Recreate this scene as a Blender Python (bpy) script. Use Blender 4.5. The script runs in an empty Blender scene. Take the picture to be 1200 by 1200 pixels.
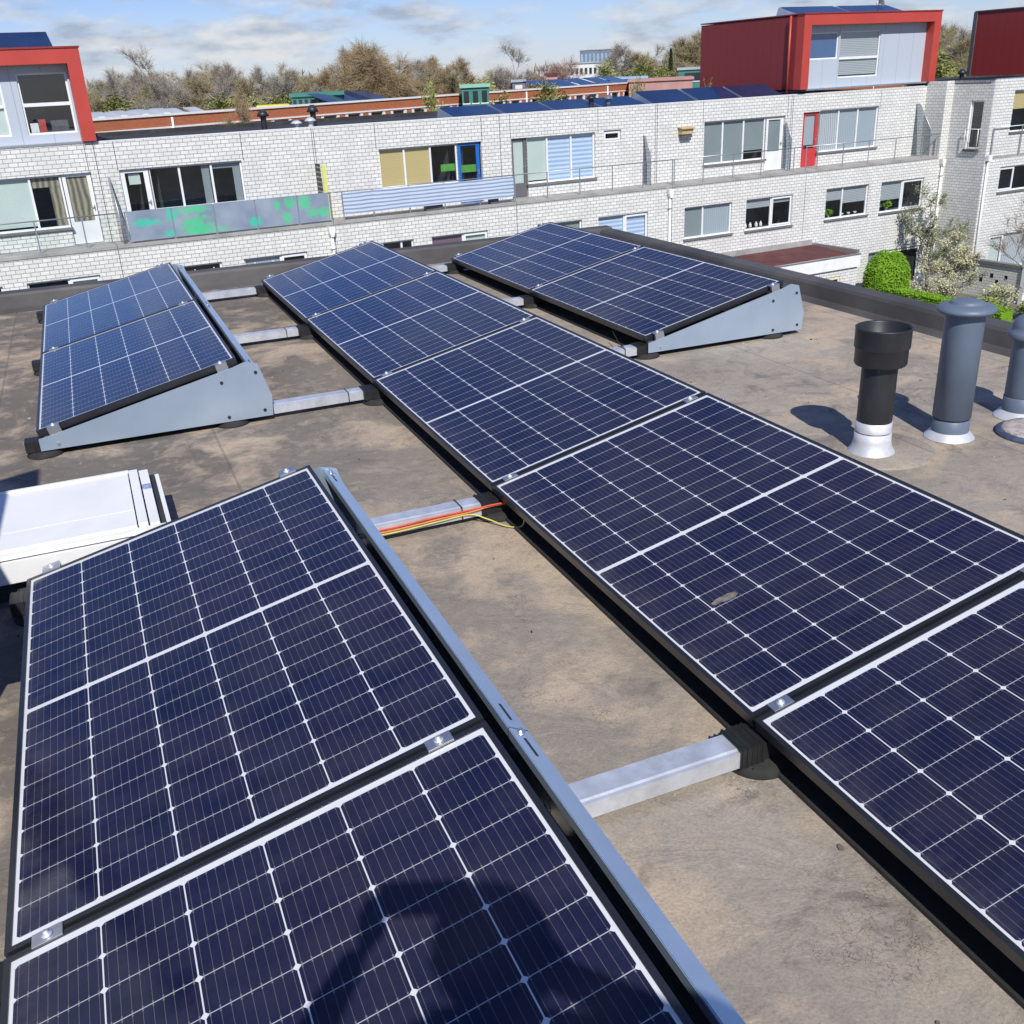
import bpy, bmesh, math, random
from mathutils import Vector, Matrix
sc = bpy.context.scene
COL = sc.collection
R = math.radians
# ------------------------------------------------------------------ camera, sky, sun, exposure
YAW, PITCH, ROLL = 0.3817, 0.4149, -0.0495
CAM = Vector((-1.3124, -8.8052, 1.645))
cd = bpy.data.cameras.new('camera'); cam = bpy.data.objects.new('camera', cd); COL.objects.link(cam)
fw = Vector((math.sin(YAW)*math.cos(PITCH), math.cos(YAW)*math.cos(PITCH), -math.sin(PITCH)))
rt = Vector((math.cos(YAW), -math.sin(YAW), 0)); up = rt.cross(fw)
r2 = rt*math.cos(ROLL) + up*math.sin(ROLL); u2 = -rt*math.sin(ROLL) + up*math.cos(ROLL)
cam.matrix_world = Matrix(((r2.x, u2.x, -fw.x, CAM.x), (r2.y, u2.y, -fw.y, CAM.y), (r2.z, u2.z, -fw.z, CAM.z), (0, 0, 0, 1)))
cd.sensor_width = 36; cd.lens = 36*1161.2/1200; cd.clip_end = 4000; cd.clip_start = 0.02
sc.camera = cam
SUN_AZ, SUN_EL = 14.0, 44.0            # shadows fall towards +y, 14 degrees to the right
sd = bpy.data.lights.new('sun', 'SUN'); sun = bpy.data.objects.new('sun', sd); COL.objects.link(sun)
sd.energy = 4.9; sd.angle = R(0.55); sd.color = (1.0, 0.965, 0.91)
to_sun = Vector((-math.sin(R(SUN_AZ))*math.cos(R(SUN_EL)), -math.cos(R(SUN_AZ))*math.cos(R(SUN_EL)), math.sin(R(SUN_EL))))
sun.rotation_euler = to_sun.to_track_quat('Z', 'Y').to_euler()
w = bpy.data.worlds.new('World'); sc.world = w; w.use_nodes = True
wn, wl = w.node_tree.nodes, w.node_tree.links
wn.clear()
out = wn.new('ShaderNodeOutputWorld'); bg = wn.new('ShaderNodeBackground'); sky = wn.new('ShaderNodeTexSky')
sky.sky_type = 'NISHITA'; sky.sun_disc = False; sky.sun_elevation = R(SUN_EL); sky.sun_rotation = R(180+SUN_AZ)
sky.air_density = 1.0; sky.dust_density = 0.15; sky.ozone_density = 3.0; sky.altitude = 0
bg.inputs[1].default_value = 0.088
tint = wn.new('ShaderNodeMix'); tint.data_type = 'RGBA'; tint.blend_type = 'MULTIPLY'; tint.inputs[0].default_value = 1.0
szt = wn.new('ShaderNodeSeparateXYZ'); tct = wn.new('ShaderNodeTexCoord'); wl.new(tct.outputs['Generated'], szt.inputs[0])
tr_ = wn.new('ShaderNodeValToRGB'); tr_.color_ramp.elements[0].position = 0.06; tr_.color_ramp.elements[1].position = 0.26
tr_.color_ramp.elements[0].color = (0.80, 0.88, 1.0, 1); tr_.color_ramp.elements[1].color = (0.42, 0.70, 1.0, 1)
wl.new(szt.outputs[2], tr_.inputs[0]); tv = wn.new('ShaderNodeVectorMath'); tv.operation = 'MULTIPLY'; tv.inputs[1].default_value = (1.0, 1.0, 1.28); wl.new(tr_.outputs[0], tv.inputs[0])
wl.new(tv.outputs[0], tint.inputs[7]); wl.new(sky.outputs[0], tint.inputs[6]); wl.new(tint.outputs[2], bg.inputs[0])
tc = wn.new('ShaderNodeTexCoord'); mp = wn.new('ShaderNodeMapping'); mp.inputs['Scale'].default_value = (1.0, 1.0, 3.4)
mp.inputs['Location'].default_value = (0.3, 0.12, 0.0)
wl.new(tc.outputs['Generated'], mp.inputs[0])
n1 = wn.new('ShaderNodeTexNoise'); n1.inputs['Scale'].default_value = 8.5; n1.inputs['Detail'].default_value = 10; n1.inputs['Roughness'].default_value = 0.6
wl.new(mp.outputs[0], n1.inputs['Vector'])
cr = wn.new('ShaderNodeValToRGB'); cr.color_ramp.elements[0].position = 0.465; cr.color_ramp.elements[1].position = 0.60
wl.new(n1.outputs['Fac'], cr.inputs[0])
n2 = wn.new('ShaderNodeTexNoise'); n2.inputs['Scale'].default_value = 21; n2.inputs['Detail'].default_value = 6
wl.new(mp.outputs[0], n2.inputs['Vector'])
cc = wn.new('ShaderNodeValToRGB'); cc.color_ramp.elements[0].color = (0.44, 0.51, 0.64, 1); cc.color_ramp.elements[1].color = (0.90, 0.91, 0.92, 1)
cc.color_ramp.elements[0].position = 0.35; cc.color_ramp.elements[1].position = 0.62
wl.new(n2.outputs['Fac'], cc.inputs[0])
bg2 = wn.new('ShaderNodeBackground'); wl.new(cc.outputs[0], bg2.inputs[0]); bg2.inputs[1].default_value = 0.85
mx = wn.new('ShaderNodeMixShader'); mu = wn.new('ShaderNodeMath'); mu.operation = 'MULTIPLY'; mu.inputs[1].default_value = 0.85
sz = wn.new('ShaderNodeSeparateXYZ'); wl.new(tc.outputs['Generated'], sz.inputs[0])
zr = wn.new('ShaderNodeMapRange'); zr.inputs[1].default_value = 0.16; zr.inputs[2].default_value = 0.30; zr.inputs[3].default_value = 1.0; zr.inputs[4].default_value = 0.35; wl.new(sz.outputs[2], zr.inputs[0])
mz = wn.new('ShaderNodeMath'); mz.operation = 'MULTIPLY'; wl.new(mu.outputs[0], mz.inputs[0]); wl.new(zr.outputs[0], mz.inputs[1])
wl.new(cr.outputs[0], mu.inputs[0]); wl.new(mz.outputs[0], mx.inputs[0])
wl.new(bg.outputs[0], mx.inputs[1]); wl.new(bg2.outputs[0], mx.inputs[2]); wl.new(mx.outputs[0], out.inputs[0])
sc.view_settings.view_transform = 'Standard'; sc.view_settings.look = 'None'; sc.view_settings.exposure = 0.0; sc.view_settings.gamma = 1
sc.render.engine = 'CYCLES'

# ------------------------------------------------------------------ materials
def new_mat(name):
    m = bpy.data.materials.new(name); m.use_nodes = True
    return m, m.node_tree.nodes, m.node_tree.links, m.node_tree.nodes['Principled BSDF']
def mat(name, col, rough=0.6, metal=0.0, var=0.12, scale=6.0, bump=0.0, bscale=40.0, spec=0.5, dirt=None, dirt_amt=0.5):
    m, N, L, b = new_mat(name)
    t = N.new('ShaderNodeTexCoord'); n = N.new('ShaderNodeTexNoise'); n.inputs['Scale'].default_value = scale; n.inputs['Detail'].default_value = 6
    L.new(t.outputs['Object'], n.inputs['Vector'])
    r = N.new('ShaderNodeValToRGB')
    r.color_ramp.elements[0].position = 0.3; r.color_ramp.elements[1].position = 0.7
    r.color_ramp.elements[0].color = [c*(1-var) for c in col]+[1]; r.color_ramp.elements[1].color = [min(1, c*(1+var)) for c in col]+[1]
    L.new(n.outputs['Fac'], r.inputs[0]); last = r.outputs[0]
    if dirt:
        d = N.new('ShaderNodeTexNoise'); d.inputs['Scale'].default_value = scale*0.45; d.inputs['Detail'].default_value = 8; d.inputs['Roughness'].default_value = 0.7
        L.new(t.outputs['Object'], d.inputs['Vector'])
        rr = N.new('ShaderNodeValToRGB'); rr.color_ramp.elements[0].position = 0.52; rr.color_ramp.elements[1].position = 0.68
        L.new(d.outputs['Fac'], rr.inputs[0]); q = N.new('ShaderNodeMath'); q.operation = 'MULTIPLY'; q.inputs[1].default_value = dirt_amt
        L.new(rr.outputs[0], q.inputs[0])
        mi = N.new('ShaderNodeMix'); mi.data_type = 'RGBA'; L.new(q.outputs[0], mi.inputs[0]); L.new(last, mi.inputs[6]); mi.inputs[7].default_value = list(dirt)+[1]
        last = mi.outputs[2]
    L.new(last, b.inputs['Base Color'])
    b.inputs['Roughness'].default_value = rough; b.inputs['Metallic'].default_value = metal; b.inputs['Specular IOR Level'].default_value = spec
    if bump:
        n3 = N.new('ShaderNodeTexNoise'); n3.inputs['Scale'].default_value = bscale; n3.inputs['Detail'].default_value = 5; L.new(t.outputs['Object'], n3.inputs['Vector'])
        bp = N.new('ShaderNodeBump'); bp.inputs['Strength'].default_value = bump; bp.inputs['Distance'].default_value = 0.02
        L.new(n3.outputs['Fac'], bp.inputs['Height']); L.new(bp.outputs[0], b.inputs['Normal'])
    return m
class G:      # tiny maths helper for node graphs
    def __init__(s, N, L): s.N, s.L = N, L
    def m(s, op, a, b=None, c=None):
        n = s.N.new('ShaderNodeMath'); n.operation = op
        for i, v in enumerate((a, b, c)):
            if v is None: continue
            if isinstance(v, (int, float)): n.inputs[i].default_value = v
            else: s.L.new(v, n.inputs[i])
        return n.outputs[0]
    def mix(s, f, a, b):
        n = s.N.new('ShaderNodeMix'); n.data_type = 'RGBA'
        for i, v in ((0, f), (6, a), (7, b)):
            if isinstance(v, (int, float)): n.inputs[i].default_value = v
            elif isinstance(v, (tuple, list)): n.inputs[i].default_value = list(v)+[1]
            else: s.L.new(v, n.inputs[i])
        return n.outputs[2]
    def noise(s, vec, scale, detail=4, rough=0.5, dist=0.0):
        n = s.N.new('ShaderNodeTexNoise'); n.inputs['Scale'].default_value = scale; n.inputs['Detail'].default_value = detail
        n.inputs['Roughness'].default_value = rough; n.inputs['Distortion'].default_value = dist; s.L.new(vec, n.inputs['Vector']); return n.outputs['Fac']
    def ramp(s, v, a, b, c0=(0, 0, 0), c1=(1, 1, 1)):
        n = s.N.new('ShaderNodeValToRGB'); e = n.color_ramp.elements; e[0].position = a; e[1].position = b
        e[0].color = list(c0)+[1]; e[1].color = list(c1)+[1]; s.L.new(v, n.inputs[0]); return n.outputs[0]
def brick_mat(name, c1, c2, mortar, bw=0.27, rh=0.125, ms=0.014, stain=0.25):
    m, N, L, b = new_mat(name); g = G(N, L)
    uv = N.new('ShaderNodeUVMap').outputs[0]
    br = N.new('ShaderNodeTexBrick'); L.new(uv, br.inputs['Vector'])
    br.inputs['Scale'].default_value = 1; br.inputs['Brick Width'].default_value = bw; br.inputs['Row Height'].default_value = rh
    br.inputs['Mortar Size'].default_value = ms; br.inputs['Mortar Smooth'].default_value = 0.3; br.inputs['Bias'].default_value = 0.0
    br.inputs['Color1'].default_value = list(c1)+[1]; br.inputs['Color2'].default_value = list(c2)+[1]; br.inputs['Mortar'].default_value = list(mortar)+[1]
    n = g.noise(uv, 0.7, 8, 0.65); f = g.m('MULTIPLY', g.ramp(n, 0.45, 0.75), stain)
    col = g.mix(f, br.outputs['Color'], [c*0.62 for c in c2])
    mp_ = N.new('ShaderNodeMapping'); mp_.inputs['Scale'].default_value = (5.0, 0.35, 1); L.new(uv, mp_.inputs[0])
    st = g.m('MULTIPLY', g.ramp(g.noise(mp_.outputs[0], 1.0, 6, 0.6), 0.50, 0.72), stain*0.8)
    col = g.mix(st, col, [c*0.58 for c in c2])
    L.new(col, b.inputs['Base Color']); b.inputs['Roughness'].default_value = 0.85; b.inputs['Specular IOR Level'].default_value = 0.25
    bp = N.new('ShaderNodeBump'); bp.inputs['Strength'].default_value = 0.5; bp.inputs['Distance'].default_value = 0.01; bp.invert = True
    L.new(br.outputs['Fac'], bp.inputs['Height']); L.new(bp.outputs[0], b.inputs['Normal'])
    return m
def panel_mat():
    m, N, L, b = new_mat('solar_cells'); g = G(N, L)
    uv = N.new('ShaderNodeUVMap').outputs[0]
    sp = N.new('ShaderNodeSeparateXYZ'); L.new(uv, sp.inputs[0]); u, v = sp.outputs[0], sp.outputs[1]
    PU, PV = 0.1667, 0.0843
    up_ = g.m('DIVIDE', g.m('SUBTRACT', u, 0.020), PU)
    v2 = g.m('SUBTRACT', g.m('ABSOLUTE', g.m('SUBTRACT', v, 0.8815)), 0.008)
    vp = g.m('DIVIDE', v2, PV)
    du = g.m('MULTIPLY', g.m('SUBTRACT', 0.5, g.m('ABSOLUTE', g.m('SUBTRACT', g.m('FRACT', up_), 0.5))), PU)
    dv = g.m('MULTIPLY', g.m('SUBTRACT', 0.5, g.m('ABSOLUTE', g.m('SUBTRACT', g.m('FRACT', vp), 0.5))), PV)
    def soft(x, t, s): return g.m('SUBTRACT', 1.0, g.m('MULTIPLY_ADD', x, 1.0/s, -t/s))   # 1 below t, fading to 0 at t+s
    def cl(x): 
        n = N.new('ShaderNodeClamp'); L.new(x, n.inputs[0]); return n.outputs[0]
    wcol = cl(soft(du, 0.0010, 0.0008)); wrow = cl(soft(dv, 0.0006, 0.0006)); wch = cl(soft(g.m('ADD', du, dv), 0.0078, 0.001))
    wout = g.m('MAXIMUM', g.m('LESS_THAN', up_, 0.0), g.m('GREATER_THAN', up_, 6.0))
    wout = g.m('MAXIMUM', wout, g.m('MAXIMUM', g.m('LESS_THAN', v2, 0.0), g.m('GREATER_THAN', vp, 10.0)))
    white = g.m('MAXIMUM', g.m('MAXIMUM', wcol, g.m('MULTIPLY', wrow, 0.72)), g.m('MAXIMUM', wch, wout))
    db = g.m('MULTIPLY', g.m('ABSOLUTE', g.m('SUBTRACT', g.m('FRACT', g.m('MULTIPLY', up_, 9.0)), 0.5)), PU/9)
    bus = g.m('MULTIPLY', cl(soft(db, 0.0003, 0.0004)), 0.22)
    pad = g.m('MULTIPLY', cl(soft(db, 0.0011, 0.0006)), cl(soft(g.m('ABSOLUTE', g.m('SUBTRACT', dv, 0.0042)), 0.002, 0.001)))
    bus = g.m('MAXIMUM', bus, g.m('MULTIPLY', pad, 0.32))
    # each cell slightly its own shade of navy
    cb = N.new('ShaderNodeCombineXYZ'); L.new(g.m('FLOOR', up_), cb.inputs[0]); L.new(g.m('FLOOR', g.m('DIVIDE', v, PV)), cb.inputs[1])
    oi = N.new('ShaderNodeObjectInfo'); L.new(oi.outputs['Random'], cb.inputs[2])
    wnz = N.new('ShaderNodeTexWhiteNoise'); L.new(cb.outputs[0], wnz.inputs['Vector'])
    cell = g.mix(wnz.outputs['Value'], (0.007, 0.010, 0.034), (0.012, 0.014, 0.044))
    tcn = N.new('ShaderNodeTexCoord').outputs['Object']
    cell = g.mix(g.m('MULTIPLY', g.ramp(g.noise(tcn, 2.2, 4), 0.4, 0.7), 0.7), cell, (0.024, 0.020, 0.042))
    c = g.mix(bus, cell, (0.42, 0.40, 0.38)); c = g.mix(white, c, (0.66, 0.67, 0.68))
    low = N.new('ShaderNodeMapRange'); low.inputs[1].default_value = 0.0; low.inputs[2].default_value = 0.10; low.inputs[3].default_value = 0.16; low.inputs[4].default_value = 0.035; L.new(u, low.inputs[0])
    dustn = g.m('MULTIPLY', g.ramp(g.noise(tcn, 9, 9, 0.7), 0.40, 0.72), low.outputs[0])
    c = g.mix(dustn, c, (0.35, 0.31, 0.26))
    L.new(c, b.inputs['Base Color']); b.inputs['IOR'].default_value = 1.42
    L.new(g.m('MULTIPLY_ADD', g.noise(tcn, 5, 6, 0.6), 0.05, 0.02), b.inputs['Roughness'])
    bp = N.new('ShaderNodeBump'); bp.inputs['Strength'].default_value = 0.03; bp.inputs['Distance'].default_value = 0.002
    L.new(g.noise(tcn, 600, 2), bp.inputs['Height']); L.new(bp.outputs[0], b.inputs['Normal'])
    return m
def deck_mat():
    m, N, L, b = new_mat('bitumen_membrane'); g = G(N, L)
    tcn = N.new('ShaderNodeTexCoord').outputs['Object']
    sp = N.new('ShaderNodeSeparateXYZ'); L.new(tcn, sp.inputs[0])
    warp = N.new('ShaderNodeTexNoise'); warp.inputs['Scale'].default_value = 1.5; warp.inputs['Detail'].default_value = 5; L.new(tcn, warp.inputs['Vector'])
    va = N.new('ShaderNodeVectorMath'); va.operation = 'MULTIPLY_ADD'; L.new(warp.outputs['Color'], va.inputs[0]); va.inputs[1].default_value = (0.35, 0.35, 0); L.new(tcn, va.inputs[2])
    wv = va.outputs[0]
    base = g.mix(g.ramp(g.noise(tcn, 1.1, 6, 0.6), 0.3, 0.7), (0.265, 0.230, 0.188), (0.40, 0.350, 0.288))
    # the rubber darkens towards the left of the roof and its far end
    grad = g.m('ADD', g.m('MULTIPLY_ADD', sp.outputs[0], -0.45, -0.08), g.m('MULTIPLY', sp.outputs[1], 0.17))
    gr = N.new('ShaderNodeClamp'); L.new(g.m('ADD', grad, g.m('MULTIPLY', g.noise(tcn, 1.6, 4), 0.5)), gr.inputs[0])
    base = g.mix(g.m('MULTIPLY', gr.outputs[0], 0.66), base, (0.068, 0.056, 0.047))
    sand = g.ramp(g.noise(wv, 2.3, 9, 0.62, 0.25), 0.49, 0.62)
    base = g.mix(g.m('MULTIPLY', sand, 0.9), base, (0.50, 0.395, 0.285))
    sand2 = g.ramp(g.noise(wv, 8.5, 9, 0.68, 0.5), 0.53, 0.62)
    base = g.mix(g.m('MULTIPLY', sand2, 0.45), base, (0.42, 0.34, 0.255))
    dark = g.ramp(g.noise(wv, 3.4, 10, 0.74, 0.5), 0.54, 0.66)
    base = g.mix(g.m('MULTIPLY', dark, 0.68), base, (0.125, 0.112, 0.100))
    # curly black shrink lines in the dried silt
    vo = N.new('ShaderNodeTexVoronoi'); vo.feature = 'DISTANCE_TO_EDGE'; vo.inputs['Scale'].default_value = 26; 
    vb = N.new('ShaderNodeVectorMath'); vb.operation = 'MULTIPLY_ADD'
    wp2 = N.new('ShaderNodeTexNoise'); wp2.inputs['Scale'].default_value = 9; wp2.inputs['Detail'].default_value = 6; L.new(tcn, wp2.inputs['Vector'])
    L.new(wp2.outputs['Color'], vb.inputs[0]); vb.inputs[1].default_value = (0.5, 0.5, 0.3); L.new(tcn, vb.inputs[2]); L.new(vb.outputs[0], vo.inputs['Vector'])
    ln = g.ramp(vo.outputs['Distance'], 0.0, 0.035, (1, 1, 1), (0, 0, 0))
    lm = g.ramp(g.noise(tcn, 2.6, 6, 0.6, 0.8), 0.54, 0.64)
    br = g.ramp(g.noise(tcn, 30, 3), 0.40, 0.52)
    lines = g.m('MULTIPLY', g.m('MULTIPLY', ln, lm), g.m('MULTIPLY', br, 0.6))
    base = g.mix(lines, base, (0.035, 0.032, 0.03))
    wav = N.new('ShaderNodeTexWave'); wav.inputs['Scale'].default_value = 0.5; wav.inputs['Distortion'].default_value = 14; wav.inputs['Detail'].default_value = 5; wav.inputs['Detail Scale'].default_value = 1.4
    L.new(tcn, wav.inputs['Vector'])
    wl_ = g.ramp(wav.outputs['Fac'], 0.0, 0.012, (1, 1, 1), (0, 0, 0))
    base = g.mix(g.m('MULTIPLY', wl_, 0.0), base, (0.06, 0.052, 0.045))
    sx = g.m('ABSOLUTE', g.m('SUBTRACT', g.m('FRACT', g.m('MULTIPLY_ADD', sp.outputs[0], 1.0/1.08, 0.33)), 0.5))
    seam = g.m('MULTIPLY', g.m('LESS_THAN', sx, 0.006), 0.35)
    base = g.mix(seam, base, (0.07, 0.06, 0.05))
    fine = g.noise(tcn, 130, 3, 0.6)
    base = g.mix(g.m('MULTIPLY', g.ramp(fine, 0.4, 0.7), 0.34), base, (0.12, 0.105, 0.09))
    mid = g.noise(tcn, 28, 9, 0.78, 0.4); base = g.mix(g.m('MULTIPLY', g.ramp(mid, 0.5, 0.68), 0.4), base, (0.15, 0.132, 0.115))
    base = g.mix(g.m('MULTIPLY', g.ramp(mid, 0.30, 0.44, (1, 1, 1), (0, 0, 0)), 0.30), base, (0.50, 0.44, 0.36))
    spk = g.ramp(g.noise(tcn, 60, 2), 0.735, 0.755)
    base = g.mix(g.m('MULTIPLY', spk, 0.7), base, (0.5, 0.47, 0.42))
    L.new(base, b.inputs['Base Color']); b.inputs['Roughness'].default_value = 0.82; b.inputs['Specular IOR Level'].default_value = 0.3
    h = g.m('ADD', g.m('MULTIPLY', g.noise(wv, 6, 8, 0.6, 1.0), 1.0), g.m('MULTIPLY', lines, 0.5)); h = g.m('ADD', h, g.m('MULTIPLY', fine, 0.12))
    bp = N.new('ShaderNodeBump'); bp.inputs['Strength'].default_value = 0.55; bp.inputs['Distance'].default_value = 0.018
    L.new(h, bp.inputs['Height']); L.new(bp.outputs[0], b.inputs['Normal'])
    return m
def glass_mat(name, tint=(0.75, 0.8, 0.82), ior=1.6):
    m, N, L, b = new_mat(name); N.remove(b)
    tr = N.new('ShaderNodeBsdfTransparent'); tr.inputs[0].default_value = list(tint)+[1]
    gl = N.new('ShaderNodeBsdfGlossy'); gl.inputs['Roughness'].default_value = 0.01
    fw_ = N.new('ShaderNodeLayerWeight'); fw_.inputs[0].default_value = 0.5
    f5 = N.new('ShaderNodeMath'); f5.operation = 'POWER'; f5.inputs[1].default_value = 5.0; L.new(fw_.outputs['Facing'], f5.inputs[0])
    r0 = ((ior-1)/(ior+1))**2*2; fr = N.new('ShaderNodeMath'); fr.operation = 'MULTIPLY_ADD'; fr.inputs[1].default_value = 1-r0; fr.inputs[2].default_value = r0; L.new(f5.outputs[0], fr.inputs[0])
    t = N.new('ShaderNodeTexCoord'); n = N.new('ShaderNodeTexNoise'); n.inputs['Scale'].default_value = 1.2; L.new(t.outputs['Object'], n.inputs['Vector'])
    bp = N.new('ShaderNodeBump'); bp.inputs['Strength'].default_value = 0.1; bp.inputs['Distance'].default_value = 0.02; L.new(n.outputs['Fac'], bp.inputs['Height'])
    L.new(bp.outputs[0], gl.inputs['Normal'])
    mi = N.new('ShaderNodeMixShader'); L.new(fr.outputs[0], mi.inputs[0]); L.new(tr.outputs[0], mi.inputs[1]); L.new(gl.outputs[0], mi.inputs[2])
    L.new(mi.outputs[0], N['Material Output'].inputs[0]); return m
def stripe_mat(name, c1, c2, period, duty=0.5, soft=0.08, rough=0.7, vertical=False, wob=0.0):
    m, N, L, b = new_mat(name); g = G(N, L)
    uv = N.new('ShaderNodeUVMap').outputs[0]; sp = N.new('ShaderNodeSeparateXYZ'); L.new(uv, sp.inputs[0])
    co = sp.outputs[0] if vertical else sp.outputs[1]
    if wob: co = g.m('ADD', co, g.m('MULTIPLY', g.noise(uv, 0.9, 3), wob))
    f = g.m('ABSOLUTE', g.m('MULTIPLY_ADD', g.m('FRACT', g.m('DIVIDE', co, period)), 2.0, -1.0))
    r = g.ramp(f, max(0, duty-soft), min(1, duty+soft))
    r = g.m('MULTIPLY', r, g.m('MULTIPLY_ADD', g.noise(uv, 3, 3), 0.3, 0.82))
    L.new(g.mix(r, c1, c2), b.inputs['Base Color']); b.inputs['Roughness'].default_value = rough; return m
def graffiti_mat():
    m, N, L, b = new_mat('frosted_glass_paint'); g = G(N, L)
    uv = N.new('ShaderNodeUVMap').outputs[0]; sp = N.new('ShaderNodeSeparateXYZ'); L.new(uv, sp.inputs[0])
    u = sp.outputs[0]; v = sp.outputs[1]
    base = g.mix(g.ramp(g.noise(uv, 1.3, 5), 0.35, 0.7), (0.20, 0.25, 0.33), (0.30, 0.35, 0.42))
    col = base
    blobs = [(4.75, -2.12, 0.50, 0.13, 0), (5.55, -1.98, 0.22, 0.24, 0), (5.45, -2.52, 0.22, 0.11, 0), (6.3, -2.35, 0.55, 0.34, 1), (6.25, -1.86, 0.60, 0.14, 1), (6.6, -2.55, 0.8, 0.10, 1),
             (8.2, -2.45, 0.25, 0.2, 0), (9.45, -1.95, 0.22, 0.2, 1), (9.95, -1.98, 0.23, 0.34, 1), (9.3, -2.45, 0.18, 0.26, 1), (10.45, -2.35, 0.55, 0.17, 1), (9.0, -2.0, 0.12, 0.2, 1)]
    rough = g.noise(uv, 6.5, 10, 0.85, 0.6)
    for (bx, by, rx, ry, k) in blobs:
        d = g.m('ADD', g.m('POWER', g.m('DIVIDE', g.m('SUBTRACT', u, bx), rx), 2.0), g.m('POWER', g.m('DIVIDE', g.m('SUBTRACT', v, by), ry), 2.0))
        d = g.m('ADD', d, g.m('MULTIPLY', g.m('SUBTRACT', rough, 0.5), 8.0))
        f = g.m('MULTIPLY', g.ramp(d, 0.2, 1.5, (1, 1, 1), (0, 0, 0)), 0.85 if k == 0 else 0.75)
        col = g.mix(f, col, (0.02, 0.55, 0.36) if k == 0 else (0.04, 0.58, 0.22))
    L.new(col, b.inputs['Base Color']); b.inputs['Roughness'].default_value = 0.35; return m
def blob_tex(name, c0, c1, c2, scale, rough=0.8):
    m, N, L, b = new_mat(name); g = G(N, L)
    oi = N.new('ShaderNodeTexCoord').outputs['Object']
    c = g.mix(g.ramp(g.noise(oi, scale, 3), 0.35, 0.65), c0, c1)
    gi = N.new('ShaderNodeNewGeometry'); c = g.mix(g.m('MULTIPLY', gi.outputs['Random Per Island'], 0.8), c, c2)
    L.new(c, b.inputs['Base Color']); b.inputs['Roughness'].default_value = rough; b.inputs['Specular IOR Level'].default_value = 0.2
    return m

M = {}
M['cells'] = panel_mat(); M['deck'] = deck_mat()
M['frame'] = mat('anodised_frame', (0.085, 0.088, 0.095), 0.36, 0.85, 0.15, 8)
M['alu'] = mat('bare_aluminium', (0.62, 0.63, 0.65), 0.35, 0.9, 0.12, 18)
M['galv'] = mat('galvanised_rail', (0.70, 0.73, 0.77), 0.42, 0.55, 0.16, 14, 0.05, 60, dirt=(0.46, 0.44, 0.42), dirt_amt=0.5)
M['magnelis'] = mat('coated_steel_sheet', (0.50, 0.62, 0.76), 0.32, 0.65, 0.06, 5, 0.02, 30, dirt=(0.58, 0.62, 0.66), dirt_amt=0.35)
M['blackplastic'] = mat('black_plastic', (0.018, 0.018, 0.019), 0.5, 0, 0.3, 20)
M['rubber'] = mat('black_rubber', (0.02, 0.019, 0.018), 0.85, 0, 0.3, 20)
M['pvcblack'] = mat('black_pvc', (0.022, 0.023, 0.026), 0.42, 0, 0.25, 7, dirt=(0.07, 0.068, 0.066), dirt_amt=0.6)
M['pvcgrey'] = mat('blue_grey_pvc', (0.115, 0.150, 0.200), 0.48, 0, 0.1, 5, dirt=(0.17, 0.20, 0.235), dirt_amt=0.5)
M['lead'] = mat('pale_metal_flashing', (0.68, 0.69, 0.70), 0.45, 0.35, 0.15, 14, dirt=(0.42, 0.40, 0.38), dirt_amt=0.5)
M['white'] = mat('white_paint', (0.78, 0.78, 0.76), 0.45, 0, 0.05, 4, dirt=(0.55, 0.54, 0.5), dirt_amt=0.25)
M['whiteframe'] = mat('white_window_frame', (0.74, 0.75, 0.75), 0.5, 0, 0.05, 2)
M['bitumen'] = mat('black_bitumen', (0.030, 0.028, 0.027), 0.7, 0, 0.35, 2.2, 0.25, 9, dirt=(0.085, 0.078, 0.072), dirt_amt=0.6)
M['upstand'] = mat('parapet_rubber', (0.075, 0.070, 0.066), 0.6, 0, 0.3, 1.8, 0.3, 6, dirt=(0.022, 0.021, 0.02), dirt_amt=0.55)
M['brick'] = brick_mat('white_brick', (0.75, 0.745, 0.705), (0.65, 0.645, 0.61), (0.26, 0.255, 0.24), ms=0.010)
M['ownbrick'] = brick_mat('white_brick_own', (0.75, 0.745, 0.705), (0.65, 0.645, 0.61), (0.26, 0.255, 0.24), ms=0.010)
M['orange'] = brick_mat('orange_brick', (0.50, 0.165, 0.075), (0.42, 0.13, 0.06), (0.36, 0.15, 0.08), 0.22, 0.07, 0.008, 0.2)
M['red'] = mat('red_cladding', (0.46, 0.058, 0.042), 0.42, 0, 0.06, 1.2)
M['shadedred'] = stripe_mat('shaded_red_cladding', (0.25, 0.032, 0.032), (0.20, 0.026, 0.028), 0.5, 0.93, 0.03, 0.45, True)  # red cladding with the shade of the sides put into its colour; roof edges too
M['greyclad'] = stripe_mat('pale_grey_cladding', (0.44, 0.49, 0.55), (0.30, 0.34, 0.40), 0.9, 0.975, 0.01, 0.5, True)
M['concrete'] = mat('concrete', (0.34, 0.33, 0.31), 0.85, 0, 0.15, 2, 0.2, 20, dirt=(0.16, 0.155, 0.15), dirt_amt=0.6)
M['sill'] = mat('dark_stone_sill', (0.16, 0.155, 0.15), 0.7, 0, 0.2, 3)
M['darkslab'] = mat('grey_metal_head', (0.09, 0.095, 0.10), 0.6, 0, 0.2, 3)
M['rail'] = mat('grey_railing_steel', (0.42, 0.44, 0.46), 0.4, 0.7, 0.1, 3)
M['glass'] = glass_mat('window_glass', (0.9, 0.93, 0.94))
M['railglass'] = glass_mat('smoked_screen_glass', (0.62, 0.66, 0.7), 1.4)
M['clearglass'] = glass_mat('clear_screen_glass', (0.93, 0.96, 0.96), 1.2)
M['room'] = mat('room_dark', (0.085, 0.10, 0.125), 0.9, 0, 0.4, 0.8)
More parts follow.
